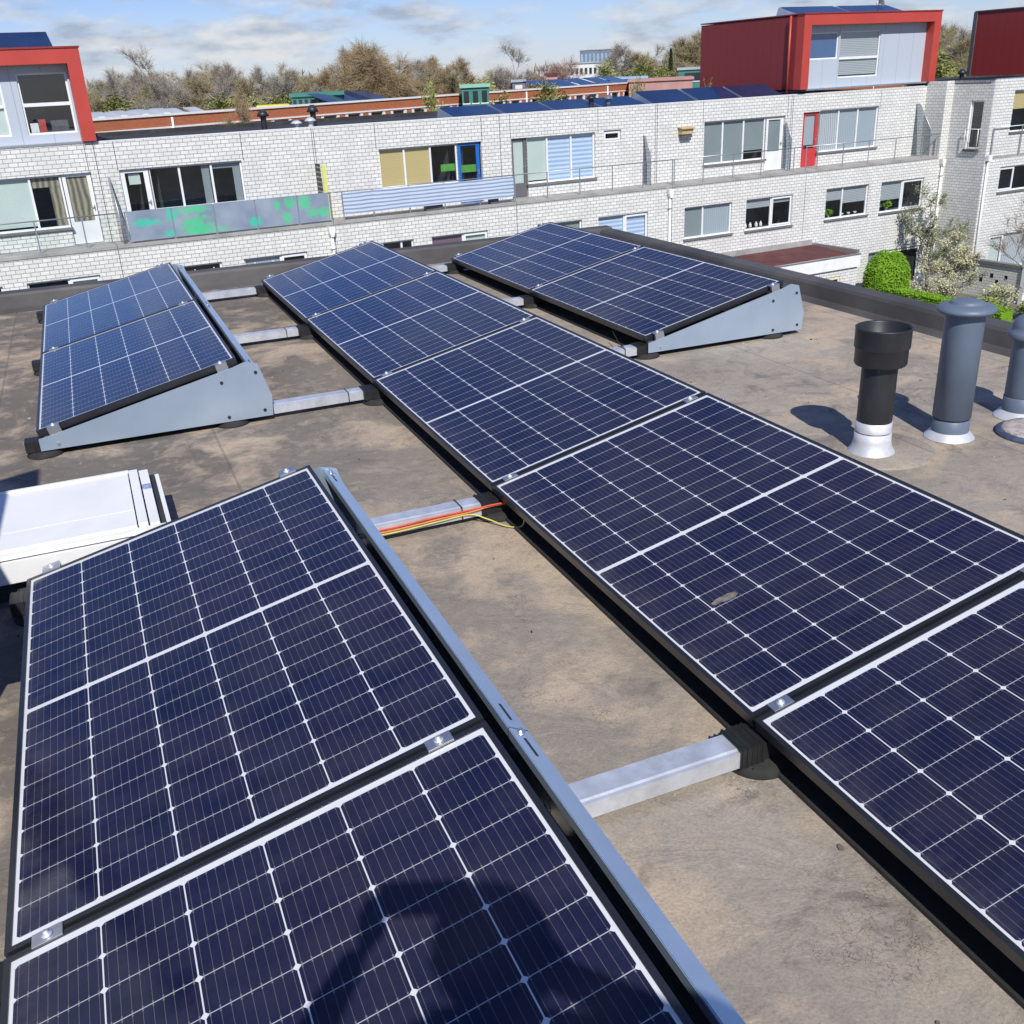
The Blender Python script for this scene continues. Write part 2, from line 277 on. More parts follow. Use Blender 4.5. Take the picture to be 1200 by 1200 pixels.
M['bl_white'] = mat('pale_green_blind', (0.60, 0.68, 0.62), 0.8, 0, 0.04, 1)
M['bl_stripe'] = stripe_mat('blue_day_night_blind', (0.36, 0.50, 0.72), (0.70, 0.79, 0.92), 0.16, 0.5, 0.25)
M['bl_yellow'] = stripe_mat('straw_blind', (0.58, 0.44, 0.18), (0.66, 0.53, 0.25), 0.06, 0.5, 0.3)
M['bl_grey'] = mat('grey_screen_blind', (0.26, 0.30, 0.31), 0.8, 0, 0.05, 1)
M['bl_curtain'] = stripe_mat('white_pleated_curtain', (0.62, 0.64, 0.65), (0.36, 0.39, 0.42), 0.13, 0.45, 0.4, 0.8, True, 0.3)
M['bl_net'] = stripe_mat('net_curtain', (0.46, 0.51, 0.54), (0.34, 0.39, 0.43), 0.10, 0.5, 0.4, 0.8, True, 0.3)
M['bl_beige'] = stripe_mat('beige_curtain', (0.42, 0.38, 0.26), (0.13, 0.12, 0.09), 0.17, 0.45, 0.35, 0.8, True, 0.3)
M['bl_slat'] = stripe_mat('slatted_blind', (0.50, 0.53, 0.54), (0.28, 0.30, 0.32), 0.07, 0.5, 0.3)
M['bl_blue'] = mat('blue_blind', (0.06, 0.14, 0.30), 0.7, 0, 0.1, 1)
M['bl_purple'] = stripe_mat('purple_pink_blind', (0.20, 0.12, 0.17), (0.5, 0.36, 0.46), 0.6, 0.8, 0.05)
M['green_strip'] = mat('green_sticker', (0.10, 0.36, 0.05), 0.6, 0, 0.2, 4)
M['stripefab'] = stripe_mat('striped_balcony_cloth', (0.22, 0.28, 0.40), (0.52, 0.60, 0.72), 0.125, 0.42, 0.12, 0.8, False, 0.07)
M['graffiti'] = graffiti_mat()
M['bluedoor'] = mat('blue_door_paint', (0.012, 0.13, 0.46), 0.4, 0, 0.06, 2)
M['reddoor'] = mat('red_door_paint', (0.52, 0.04, 0.045), 0.45, 0, 0.06, 2)
M['greydoor'] = mat('grey_door_paint', (0.12, 0.12, 0.13), 0.5, 0, 0.06, 2)
M['cream'] = mat('cream_paint', (0.70, 0.66, 0.44), 0.6, 0, 0.05, 2)
M['roofred'] = mat('red_brown_roofing', (0.10, 0.030, 0.028), 0.85, 0, 0.3, 1.5, 0.2, 30)
M['wood'] = mat('pale_wood', (0.45, 0.33, 0.17), 0.7, 0, 0.2, 8)
M['lime'] = mat('lime_edge', (0.62, 0.66, 0.15), 0.6, 0, 0.1, 5)
M['lattice'] = stripe_mat('dark_lattice', (0.05, 0.05, 0.05), (0.3, 0.3, 0.28), 0.16, 0.7, 0.08)
M['farpanel'] = mat('far_solar_panel', (0.012, 0.028, 0.085), 0.10, 0, 0.2, 1)
M['teal'] = mat('green_cladding', (0.045, 0.20, 0.15), 0.6, 0, 0.1, 1)
M['mint'] = mat('mint_cladding', (0.25, 0.50, 0.38), 0.6, 0, 0.1, 1)
M['pinkroof'] = mat('pink_roof', (0.45, 0.25, 0.22), 0.8, 0, 0.1, 1)
M['greyroof'] = mat('pale_grey_roof', (0.36, 0.39, 0.42), 0.6, 0, 0.15, 0.6)
M['blueroof'] = mat('light_blue_roof', (0.25, 0.38, 0.50), 0.5, 0, 0.15, 0.6)
M['farwhite'] = mat('far_white_wall', (0.72, 0.72, 0.68), 0.8, 0, 0.05, 0.5)
M['fargrey'] = mat('far_grey_wall', (0.16, 0.19, 0.24), 0.7, 0, 0.15, 0.5)
M['darkglass'] = mat('far_dark_window', (0.03, 0.035, 0.045), 0.15, 0, 0.2, 0.5)
M['yellow'] = mat('yellow_trim', (0.72, 0.62, 0.06), 0.6, 0, 0.1, 1)
M['bark'] = mat('bark', (0.15, 0.125, 0.10), 0.9, 0, 0.3, 3)
M['birchbark'] = mat('birch_bark', (0.55, 0.52, 0.46), 0.8, 0, 0.25, 3)
M['twig_olive'] = blob_tex('olive_twigs', (0.25, 0.21, 0.12), (0.33, 0.28, 0.15), (0.40, 0.34, 0.20), 0.25)
M['twig_brown'] = blob_tex('brown_twigs', (0.26, 0.185, 0.10), (0.33, 0.24, 0.13), (0.40, 0.31, 0.19), 0.25)
M['twig_grey'] = blob_tex('grey_twigs', (0.25, 0.22, 0.18), (0.32, 0.28, 0.23), (0.40, 0.36, 0.30), 0.25)
M['twig_green'] = blob_tex('fresh_green_leaves', (0.18, 0.20, 0.05), (0.27, 0.29, 0.08), (0.36, 0.36, 0.14), 0.4)
M['twig_purple'] = blob_tex('reddish_twigs', (0.27, 0.17, 0.14), (0.33, 0.21, 0.17), (0.38, 0.27, 0.22), 0.25)
M['conifer'] = blob_tex('dark_conifer', (0.015, 0.03, 0.015), (0.03, 0.05, 0.02), (0.04, 0.06, 0.03), 0.4)
M['boxleaf'] = blob_tex('bright_hedge_leaves', (0.085, 0.19, 0.008), (0.13, 0.27, 0.012), (0.20, 0.36, 0.03), 3.0)
M['blossom'] = blob_tex('pale_blossom', (0.36, 0.38, 0.15), (0.50, 0.50, 0.26), (0.62, 0.60, 0.42), 2.0)
M['budleaf'] = blob_tex('budding_leaves', (0.07, 0.105, 0.03), (0.12, 0.16, 0.05), (0.20, 0.24, 0.11), 2.0)
M['shrubleaf'] = blob_tex('yellow_green_leaves', (0.12, 0.20, 0.025), (0.22, 0.29, 0.05), (0.38, 0.40, 0.16), 2.0)
M['cable_red'] = mat('red_cable', (0.55, 0.06, 0.03), 0.5, 0, 0.1, 20)
M['cable_orange'] = mat('orange_cable', (0.65, 0.22, 0.05), 0.5, 0, 0.1, 20)
M['cable_yellow'] = mat('yellow_green_cable', (0.55, 0.52, 0.12), 0.5, 0, 0.1, 20)
M['skin'] = mat('skin', (0.48, 0.30, 0.22), 0.55, 0, 0.08, 12)
M['jacket'] = mat('dark_jacket', (0.03, 0.035, 0.05), 0.8, 0, 0.2, 12)
M['trousers'] = mat('work_trousers', (0.05, 0.05, 0.055), 0.85, 0, 0.2, 12)
M['hair'] = mat('brown_hair', (0.05, 0.03, 0.02), 0.7, 0, 0.3, 40)
M['grit'] = mat('gritty_cement', (0.40, 0.36, 0.33), 0.9, 0, 0.35, 28, 0.5, 60, dirt=(0.5, 0.25, 0.24), dirt_amt=0.5)
M['bluerim'] = mat('blue_black_rim', (0.05, 0.07, 0.12), 0.7, 0, 0.4, 25)
def ground_mat():
    m, N, L, b = new_mat('garden_ground'); g = G(N, L); t = N.new('ShaderNodeTexCoord').outputs['Object']
    c = g.mix(g.ramp(g.noise(t, 0.25, 6), 0.42, 0.58), (0.055, 0.085, 0.02), (0.15, 0.125, 0.095))
    c = g.mix(g.m('MULTIPLY', g.noise(t, 6, 6), 0.5), c, (0.20, 0.18, 0.15))
    L.new(c, b.inputs['Base Color']); b.inputs['Roughness'].default_value = 0.95; return m
M['ground'] = ground_mat()

# ------------------------------------------------------------------ mesh helpers
class MB:
    def __init__(s, off=(0, 0, 0)): s.v, s.f, s.mi, s.ms, s.uv, s.off, s.sm = [], [], [], [], [], Vector(off), []
    def _m(s, m):
        if m not in s.ms: s.ms.append(m)
        return s.ms.index(m)
    def face(s, pts, m, uv=None, smooth=False):
        i = len(s.v); pts = [Vector(p) for p in pts]; s.v += [p - s.off for p in pts]; s.f.append(list(range(i, i+len(pts)))); s.mi.append(s._m(m)); s.sm.append(smooth)
        if uv is None:
            n = (pts[1]-pts[0]).cross(pts[2]-pts[0]); ax = max(range(3), key=lambda k: abs(n[k]))
            uv = [((p.y, p.z) if ax == 0 else (p.x, p.z) if ax == 1 else (p.x, p.y)) for p in pts]
        s.uv.append(uv)
    def box(s, a, b, m, skip=''):
        x0, y0, z0 = [min(a[i], b[i]) for i in range(3)]; x1, y1, z1 = [max(a[i], b[i]) for i in range(3)]
        F = {'-x': [(x0, y1, z0), (x0, y0, z0), (x0, y0, z1), (x0, y1, z1)], '+x': [(x1, y0, z0), (x1, y1, z0), (x1, y1, z1), (x1, y0, z1)],
             '-y': [(x0, y0, z0), (x1, y0, z0), (x1, y0, z1), (x0, y0, z1)], '+y': [(x1, y1, z0), (x0, y1, z0), (x0, y1, z1), (x1, y1, z1)],
             '-z': [(x0, y1, z0), (x1, y1, z0), (x1, y0, z0), (x0, y0, z0)], '+z': [(x0, y0, z1), (x1, y0, z1), (x1, y1, z1), (x0, y1, z1)]}
        for k, p in F.items():
            if k not in skip: s.face(p, m)
    def prism(s, poly, axis, a, b, m):       # poly = 2D outline; extruded along axis from a to b
        def P(q, t): return {'x': (t, q[0], q[1]), 'y': (q[0], t, q[1]), 'z': (q[0], q[1], t)}[axis]
        n = len(poly); ar = sum(poly[i][0]*poly[(i+1) % n][1]-poly[(i+1) % n][0]*poly[i][1] for i in range(n))
        if (ar > 0) == (axis == 'y'): poly = poly[::-1]
        if a > b: a, b = b, a
        s.face([P(q, a) for q in reversed(poly)], m); s.face([P(q, b) for q in poly], m)
        for i in range(n): s.face([P(poly[i], a), P(poly[(i+1) % n], a), P(poly[(i+1) % n], b), P(poly[i], b)], m)
    def lathe(s, prof, c, m, seg=40):
        for (r0, z0), (r1, z1) in zip(prof, prof[1:]):
            for k in range(seg):
                a, b = 2*math.pi*k/seg, 2*math.pi*(k+1)/seg
                p = [(c[0]+r*math.cos(t), c[1]+r*math.sin(t), c[2]+z) for r, z, t in ((r0, z0, a), (r0, z0, b), (r1, z1, b), (r1, z1, a))]
                if r0 < 1e-6: p = [p[0], p[2], p[3]]
                elif r1 < 1e-6: p = p[:3]
                s.face(p, m, smooth=True)
    def tube(s, pts, r, m, seg=8):
        pts = [Vector(p) for p in pts]; rings = []
        for i, p in enumerate(pts):
            d = (pts[min(i+1, len(pts)-1)]-pts[max(i-1, 0)]).normalized()
            a = d.orthogonal().normalized() if abs(d.z) > 0.99 else d.cross(Vector((0, 0, 1))).normalized(); b_ = d.cross(a)
            rr = r[i] if isinstance(r, (list, tuple)) else r
            rings.append([p + (a*math.cos(2*math.pi*k/seg) + b_*math.sin(2*math.pi*k/seg))*rr for k in range(seg)])
        for A, B in zip(rings, rings[1:]):
            for k in range(seg): s.face([A[k], B[k], B[(k+1) % seg], A[(k+1) % seg]], m, smooth=True)
        s.face(rings[0], m); s.face(rings[-1][::-1], m)
    def build(s, name, parent=None, mesh_only=False, merge=True):
        me = bpy.data.meshes.new(name); me.from_pydata([tuple(v) for v in s.v], [], s.f)
        for m in s.ms: me.materials.append(M[m])
        me.polygons.foreach_set('material_index', s.mi); me.polygons.foreach_set('use_smooth', s.sm)
        ul = me.uv_layers.new(name='UVMap'); flat = [c for f in s.uv for q in f for c in q]; ul.data.foreach_set('uv', flat)
        if merge and len(s.v) < 60000:
            bm = bmesh.new(); bm.from_mesh(me); bmesh.ops.remove_doubles(bm, verts=bm.verts, dist=1e-5); bm.to_mesh(me); bm.free()
        me.update()
        if mesh_only: return me
        o = bpy.data.objects.new(name, me); COL.objects.link(o)
        if parent: o.parent = parent
        return o
def tag(o, label=None, cat=None, group=None, kind=None):
    if label: o['label'] = label
    if cat: o['category'] = cat
    if group: o['group'] = group
    if kind: o['kind'] = kind
    return o
def thing(name, label, cat, loc=(0, 0, 0), rz=0, group=None):
    o = bpy.data.objects.new(name, None); COL.objects.link(o); o.location = loc; o.rotation_euler = (0, 0, rz)
    o.empty_display_size = 0.2
    return tag(o, label, cat, group)
def copy_tree(o, parent=None):
    c = o.copy(); COL.objects.link(c)
    if parent: c.parent = parent
    for ch in list(o.children): copy_tree(ch, c)
    return c

# ------------------------------------------------------------------ ground and own building
GZ = -8.9
g_ = MB(); g_.face([(-900, -300, GZ), (1500, -300, GZ), (1500, 2200, GZ), (-900, 2200, GZ)], 'ground'); tag(g_.build('ground'), kind='structure')
own = thing('terraced_house', 'white brick building we stand on, with a brown membrane flat roof and black parapet', 'building', (0, -6, GZ))
OO = (0, -6, GZ)
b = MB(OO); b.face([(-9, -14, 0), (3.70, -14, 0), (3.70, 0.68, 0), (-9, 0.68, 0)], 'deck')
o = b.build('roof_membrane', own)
# parapets with a sloping membrane upstand
b = MB(OO)
def parapet_profile(i, o_, h): return [(i-0.07, 0.001), (i-0.02, 0.03), (i, h-0.02), (i+0.015, h), (o_-0.01, h+0.006), (o_, h-0.01), (o_, -0.12), (i-0.07, -0.12)]
b.prism([(x, z) for x, z in parapet_profile(3.60, 3.745, 0.135)], 'y', -14, 0.60, 'upstand')
b.prism([(y, z) for y, z in parapet_profile(0.60, 0.745, 0.15)], 'x', -9, 3.745, 'upstand')
b.build('parapet', own)
b = MB(OO); b.box((3.745, -14, -0.11), (3.765, 0.77, 0.115), 'alu'); b.box((-9, 0.745, -0.11), (3.745, 0.765, 0.13), 'alu'); b.build('edge_trim', own)
b = MB(OO); b.box((-9, -14, GZ), (3.62, 0.62, -0.121), 'ownbrick', skip='+z-z'); b.build('wall', own)
for (x, y, sc_) in ((2.4, -2.6, 1), (3.02, -2.47, .8)):
    pass

# ------------------------------------------------------------------ solar panels and their mounting
T = 0.2219; CT, ST = math.cos(T), math.sin(T)
W_, L_, JP = 1.04, 1.763, 1.775
ROWX = {'A': -1.7315, 'B': 0.0, 'C': 1.738}
Z0 = 0.13
def make_panel():
    root = thing('solar_panel', 'x', 'solar panel', (0, 0, 0))
    # local: x across (tilted), y along the row, z normal; panel top surface at z=0
    th, lip = 0.035, 0.0135
    f = MB()
    f.box((0, 0, -th), (lip, L_, 0), 'frame'); f.box((W_-lip, 0, -th), (W_, L_, 0), 'frame')
    f.box((lip, 0, -th), (W_-lip, lip, 0), 'frame', skip='-x+x'); f.box((lip, L_-lip, -th), (W_-lip, L_, 0), 'frame', skip='-x+x')
    fr = f.build('frame', root)
    g = MB(); a = lip; e = 0.0035
    g.face([(a, a, -e), (W_-a, a, -e), (W_-a, L_-a, -e), (a, L_-a, -e)], 'cells', uv=[(a, a), (W_-a, a), (W_-a, L_-a), (a, L_-a)])
    g.face([(a, a, -0.009), (a, L_-a, -0.009), (W_-a, L_-a, -0.009), (W_-a, a, -0.009)], 'white')
    g.build('cell_sheet', root)
    return root
def set_panel(o, row, j):
    o.location = (ROWX[row], -(j+1)*JP + 0.006, Z0); o.rotation_euler = (0, -T, 0)
pl = {('A', 0): 'glossy grey solar panel at the far end of the left row, by the far parapet', ('A', 1): 'grey-blue solar panel ending at the scratched grey side plate behind the white hatch',
      ('A', 3): 'large navy solar panel in the left foreground, just below the white roof hatch', ('A', 4): 'dark solar panel at the bottom left with the shadow of the photographer on it',
      ('B', 0): 'bright blue solar panel at the far end of the long middle row', ('B', 1): 'blue solar panel second from the far end of the middle row', ('B', 2): 'navy blue solar panel in the centre of the middle row, just beyond the red-cabled rail',
      ('B', 3): 'dark middle-row solar panel with a small dirt smear, beyond the near rail', ('B', 4): 'nearest solar panel of the middle row, cut by the right edge of the photo',
      ('C', 0): 'blue solar panel at the far end of the short right row', ('C', 1): 'charcoal solar panel of the right row beside the pale side plate'}
proto = None
for (row, j), lab in pl.items():
    if proto is None: proto = make_panel(); o = proto
    else: o = copy_tree(proto)
    set_panel(o, row, j); o['label'] = lab; o['group'] = 'solar panels on the flat roof'
# rails under the rows with black end pieces and round rubber feet
def panel_pt(row, u, y, dz=0.0):
    return Vector((ROWX[row]+u*CT - dz*ST, y, Z0+u*ST + dz*CT))
def make_support(root):
    b = MB()          # black profile along x under one panel width, low left end pokes out
    for (y0, y1, z0, z1) in ((-0.045, 0.045, 0.030, 0.040), (-0.045, -0.030, 0.040, 0.082), (0.030, 0.045, 0.040, 0.082), (-0.030, 0.030, 0.070, 0.082)):
        b.box((-0.065, y0, z0), (1.06, y1, z1), 'blackplastic')
    for k in range(4): b.box((-0.060+0.018*k, -0.048, 0.030), (-0.056+0.018*k, 0.048, 0.084), 'blackplastic')
    b.build('base_profile', root)
    for x in (0.02, 0.95):
        f = MB(); f.lathe([(0, 0.026), (0.072, 0.026), (0.082, 0.018), (0.090, 0.004), (0.090, 0.0), (0, 0.0)], (x, 0, 0.001), 'rubber', 28); f.build('rubber_foot', root)
    p = MB(); p.box((0.93, -0.02, 0.083), (0.97, 0.02, 0.315), 'alu'); p.box((0.03, -0.02, 0.083), (0.07, 0.02, 0.098), 'alu'); p.box((0.97, -0.035, 0.268), (1.035, 0.035, 0.28), 'frame'); p.build('upright', root)
js = {'A': [0, 1, 2, 3, 4, 5], 'B': [0, 1, 2, 3, 4, 5], 'C': [0, 1, 2]}
nm = {0: 'at the far end', 1: 'one panel from the far end', 2: 'two panels from the far end', 3: 'three panels from the far end', 4: 'four panels from the far end', 5: 'at the near end'}
rn = {'A': 'left', 'B': 'middle', 'C': 'right'}
sp0 = None
for row in 'ABC':
    for j in js[row]:
        lab = 'black support rail under the %s row of solar panels, %s' % (rn[row], nm[j])
        if sp0 is None:
            sp0 = thing('support_rail', lab, 'support rail', group='black support rails'); make_support(sp0); o = sp0
        else: o = copy_tree(sp0); o['label'] = lab
        y = -j*JP
        if (row, j) in (('A', 0), ('B', 0), ('C', 0), ('A', 3)): y -= 0.03
        if (row, j) in (('A', 2), ('C', 2), ('A', 5), ('B', 5)): y += 0.03
        o.location = (ROWX[row], y, 0)
# linking galvanised profiles
def make_link(x0, x1, root, tie=True):
    L = x1-x0
    b = MB(); prof = [(-0.044, 0.028), (0.044, 0.028), (0.044, 0.068), (0.036, 0.078), (-0.028, 0.078), (-0.034, 0.0745), (-0.044, 0.0735)]
    b.prism(prof, 'x', 0, L, 'galv'); b.build('steel_profile', root)
    c = MB(); c.box((L, -0.047, 0.024), (L+0.072, 0.047, 0.081), 'blackplastic')
    for k in range(5): c.box((L+0.004+0.015*k, -0.0495, 0.026), (L+0.009+0.015*k, 0.0495, 0.0835), 'blackplastic')
    c.box((L+0.03, -0.058, 0.0), (L+0.09, 0.058, 0.024), 'blackplastic'); c.build('end_cap', root)
    if tie: t = MB(); t.box((L-0.085, -0.0465, 0.027), (L-0.080, 0.0465, 0.0805), 'blackplastic'); t.build('cable_tie', root)
seen = {('A', 4): 'wide galvanised rail in the foreground between the left and middle rows of panels', ('A', 3): 'galvanised rail with red and yellow cables on it', ('A', 2): 'galvanised rail beside the grey side plate of the left row',
        ('A', 1): 'galvanised rail halfway along the far left array', ('A', 0): 'farthest galvanised rail between left and middle rows, by the parapet',
        ('B', 0): 'short galvanised rail by the far parapet between middle and right rows', ('B', 1): 'short galvanised rail in the middle of the gap to the right row', ('B', 2): 'short galvanised rail stub beside the low corner of the pale right side plate'}
for (row, j), lab in seen.items():
    nxt = 'B' if row == 'A' else 'C'
    x0 = ROWX[row]+CT*W_+0.155; x1 = ROWX[nxt]-0.135
    o = thing('linking_rail', lab, 'rail', (x0, -j*JP + (-0.03 if j in (0,) else 0.0) + (0.03 if j == 2 else 0), 0), 0, 'galvanised rails between the rows'); make_link(x0, x1+0.07, o, (row, j) in (('A', 1), ('A', 2), ('A', 3), ('B', 2)))
# wind deflector plates behind the high edges
def deflector(row, y0, y1, lab):
    X = ROWX[row]+CT*W_; ym = (y0+y1)/2
    root = thing('wind_deflector', lab, 'metal plate', (X, ym, 0), 0, 'folded metal plates behind the high panel edges')
    d = MB((X, ym, 0)); t = 0.003
    pr = [(X+0.050, 0.300), (X+0.052, 0.325), (X+0.098, 0.300), (X+0.150, 0.135), (X+0.148, 0.035)]
    for p, q in zip(pr, pr[1:]):
        n = Vector((-(q[1]-p[1]), q[0]-p[0])).normalized()*t
        d.face([(p[0], y0, p[1]), (q[0], y0, q[1]), (q[0], y1, q[1]), (p[0], y1, p[1])], 'magnelis')
        d.face([(p[0]-n.x, y1, p[1]-n.y), (q[0]-n.x, y1, q[1]-n.y), (q[0]-n.x, y0, q[1]-n.y), (p[0]-n.x, y0, p[1]-n.y)], 'magnelis')
    d.build('folded_sheet', root)
    def onflange(f): return X+0.052+0.046*f, 0.325-0.025*f
    for yy, dirn in ((y0, 1), (y1, -1)):
        s = MB((X, ym, 0)); xa, za = onflange(0.42); xb, zb = onflange(0.56); ya, yb_ = sorted((yy+dirn*0.035, yy+dirn*0.105))
        s.face([(xa, ya, za+0.0008), (xb, ya, zb+0.0008), (xb, yb_, zb+0.0008), (xa, yb_, za+0.0008)], 'blackplastic'); s.build('slot', root)
    s = MB((X, ym, 0)); xc, zc = onflange(0.48); s.lathe([(0.011, 0), (0.011, 0.002), (0.007, 0.002), (0.007, 0.008), (0, 0.008)], (xc, y1-0.013, zc+0.001), 'alu', 12); s.build('bolt', root)
for row, y0, y1, lab in (('A', -5.325-2*JP, -5.335-JP, 'pale blue folded metal strip beside the dark panel at the bottom of the photo'), ('A', -5.330-JP, -5.325, 'long pale blue folded metal strip along the left foreground panel'),
                         ('A', -3.55, -JP-0.003, 'blue-grey folded strip along the nearer panel of the far left array'), ('A', -JP+0.003, -0.0, 'blue-grey folded strip along the farthest left panel'),
                         ('B', -JP+0.003, 0, 'metal strip behind the farthest middle panel'), ('B', -2*JP, -JP-0.003, 'metal strip behind the second middle panel'), ('B', -3*JP, -2*JP-0.003, 'metal strip behind the central middle panel'),
                         ('B', -4*JP, -3*JP-0.003, 'metal strip behind the fourth middle panel'), ('B', -5*JP, -4*JP-0.003, 'metal strip behind the nearest middle panel'),
                         ('C', -3.55, -JP-0.003, 'metal strip behind the charcoal right panel'), ('C', -JP+0.003, 0, 'metal strip behind the far blue right panel')):
    deflector(row, y0, y1, lab)
for row, j, lab in [(r_, j_, l_) for (r_, j_), l_ in pl.items()]:  # black sheets added to deepen the dark under the panels
    y0, y1 = -(j+1)*JP+0.055, -j*JP-0.055
    o = thing('underpanel_shade', 'black sheet deepening the shade under the ' + {('A', 0): 'farthest left', ('A', 1): 'second left', ('A', 3): 'left foreground', ('A', 4): 'bottom left', ('B', 0): 'farthest middle', ('B', 1): 'second middle', ('B', 2): 'central middle', ('B', 3): 'fourth middle', ('B', 4): 'nearest middle', ('C', 0): 'farthest right', ('C', 1): 'charcoal right'}[(row, j)] + ' panel', 'dark_sheet', (ROWX[row], (y0+y1)/2, 0), 0, 'black sheets deepening the shade under the panels')
    b = MB(); L2 = (y1-y0)/2; b.box((0.02, -L2, 0.001), (1.145, L2, 0.012), 'rubber'); b.build('shade_floor', o)
    b = MB(); b.box((1.115, -L2, 0.0121), (1.125, L2, 0.125), 'rubber'); b.box((0.62, -L2, 0.0121), (0.63, L2, 0.05), 'rubber'); b.build('shade_rim', o)
# triangular side plates
def side_plate(row, y, lab, face=-1):
    X = ROWX[row]; root = thing('side_plate', lab, 'metal plate', (X+0.5, y, 0), 0, 'triangular side plates of the arrays')
    pts = [(X+0.005, 0.035), (X+0.005, 0.098), (X+0.06, 0.108), (X+0.985, 0.317), (X+1.035, 0.333), (X+1.055, 0.338), (X+1.115, 0.322), (X+1.168, 0.142), (X+1.160, 0.030)]
    b = MB((X+0.5, y, 0)); b.prism(pts, 'y', y-0.0015, y+0.0015, 'magnelis'); b.build('sheet', root)
    for (x, z) in ((0.92, 0.245), (1.10, 0.275), (0.93, 0.055), (1.12, 0.065), (0.09, 0.060)):
        s = MB((X+0.5, y, 0)); yy = y+face*0.0016
        s.tube([(X+x, yy, z), (X+x, yy+face*0.004, z)], 0.009, 'alu' if x < 0.5 else 'blackplastic', 10); s.build('bolt', root)
side_plate('A', -3.582, 'grey-blue triangular side plate closing the far left array, scratched')
side_plate('C', -3.582, 'pale blue triangular side plate closing the right array')
side_plate('A', -5.318, 'side plate at the far end of the left foreground array', 1)
for r_, l_ in (('A', 'far left'), ('B', 'middle'), ('C', 'right')): side_plate(r_, 0.012, 'side plate facing the far parapet at the end of the %s row' % l_, 1)
# clamps
def clamp(row, j, u, end, lab):
    p = panel_pt(row, u, -j*JP + (0.012 if end == 'far' else -0.0 if end is None else -0.006 if False else 0.0), 0.0)
    if end == 'near': p.y = -j*JP - 0.004 + 0.0
    root = thing('panel_clamp', lab, 'clamp', p, 0, 'aluminium clamps holding the panel edges'); root.rotation_euler = (0, -T, 0)
    b = MB(); h = 0.05
    if end is None: b.box((-h*0.6, -0.017, 0.0005), (h*0.6, 0.017, 0.0035), 'alu'); b.box((-h*0.6, -0.005, -0.03), (h*0.6, 0.005, 0.0005), 'alu')
    elif end == 'far': b.box((-h*0.6, -0.024, 0.0005), (h*0.6, 0.026, 0.0045), 'alu'); b.box((-h*0.6, 0.006, -0.045), (h*0.6, 0.026, 0.0005), 'alu')
    else: b.box((-h*0.6, -0.028, 0.0005), (h*0.6, 0.024, 0.0045), 'alu'); b.box((-h*0.6, -0.028, -0.045), (h*0.6, -0.008, 0.0005), 'alu')
    b.build('clamp_plate', root)
    s = MB(); s.lathe([(0.011, 0), (0.011, 0.003), (0.0055, 0.003), (0.0055, 0.009), (0, 0.009)], (0, 0, 0.0045), 'galv', 12); s.build('bolt', root)
pn = {'A': {0: 'far end of the far left array', 1: 'seam of the two far left panels', 2: 'edge above the grey side plate', 3: 'left foreground panel edge beside the roof hatch', 4: 'seam of the two left foreground panels'},
      'B': {0: 'far end of the middle row', 1: 'first seam of the middle row from the far end', 2: 'second seam of the middle row from the far end', 3: 'middle row seam by the red-cabled rail', 4: 'middle row seam by the near galvanised rail'},
      'C': {0: 'far end of the right row', 1: 'seam of the two right row panels', 2: 'edge above the pale right side plate'}}
for row in 'ABC':
    for j, where in pn[row].items():
        end = 'far' if j == 0 or (row, j) == ('A', 3) else 'near' if (row, j) in (('A', 2), ('C', 2)) else None
        for u, hl in ((0.085, 'lower'), (0.955 if j != 4 else 0.93, 'upper')):
            clamp(row, j, u, end, 'aluminium clamp, %s corner of the %s' % (hl, where))
# cables on the red-cabled rail
def cable(name, pts, r, m, lab, grp='cables on the galvanised rail'):
    P = []
    pts = [Vector(p) for p in pts]
    for i in range(len(pts)-1):
        p0, p1, p2, p3 = pts[max(i-1, 0)], pts[i], pts[i+1], pts[min(i+2, len(pts)-1)]
        for k in range(8):
            t = k/8; P.append(0.5*((2*p1)+(p2-p0)*t+(2*p0-5*p1+4*p2-p3)*t*t+(3*p1-p0-3*p2+p3)*t**3))
    P.append(pts[-1]); c0 = pts[0].copy(); c0.z = 0
    b = MB(c0); b.tube(P, r, m, 8); o = b.build(name); o.location = c0; tag(o, lab, 'cable', grp)
yc = -3*JP
cable('cable', [(-0.60, yc-0.050, 0.060), (-0.45, yc-0.051, 0.056), (-0.28, yc-0.050, 0.062), (-0.12, yc-0.050, 0.063), (-0.03, yc-0.062, 0.072), (0.06, yc-0.075, 0.075), (0.20, yc-0.08, 0.08)], 0.0035, 'cable_red', 'red cable along the side of the galvanised rail')
cable('cable', [(-0.60, yc-0.051, 0.049), (-0.42, yc-0.052, 0.047), (-0.25, yc-0.051, 0.053), (-0.12, yc-0.051, 0.055), (-0.03, yc-0.058, 0.066), (0.06, yc-0.07, 0.07), (0.20, yc-0.075, 0.08)], 0.0035, 'cable_orange', 'orange cable just below the red one on the galvanised rail')
cable('cable', [(-0.60, yc-0.052, 0.040), (-0.42, yc-0.054, 0.038), (-0.25, yc-0.053, 0.044), (-0.12, yc-0.053, 0.046), (-0.06, yc-0.085, 0.028), (0.0, yc-0.15, 0.008), (0.045, yc-0.20, 0.02), (0.05, yc-0.22, 0.09)], 0.003, 'cable_yellow', 'yellow-green cable that loops over the roof and up under the middle row')
cable('cable', [(-0.74, yc-0.16, 0.27), (-0.70, yc-0.10, 0.29), (-0.705, yc-0.03, 0.24), (-0.69, yc-0.06, 0.12)], 0.004, 'cable_red', 'short red cable behind the high edge of the left foreground panel')
cable('cable', [(1.70, -3.2, 0.10), (1.66, -3.35, 0.07), (1.60, -3.5, 0.085), (1.585, -3.56, 0.09)], 0.003, 'blackplastic', 'thin black cable arching to the rail stub by the right side plate')
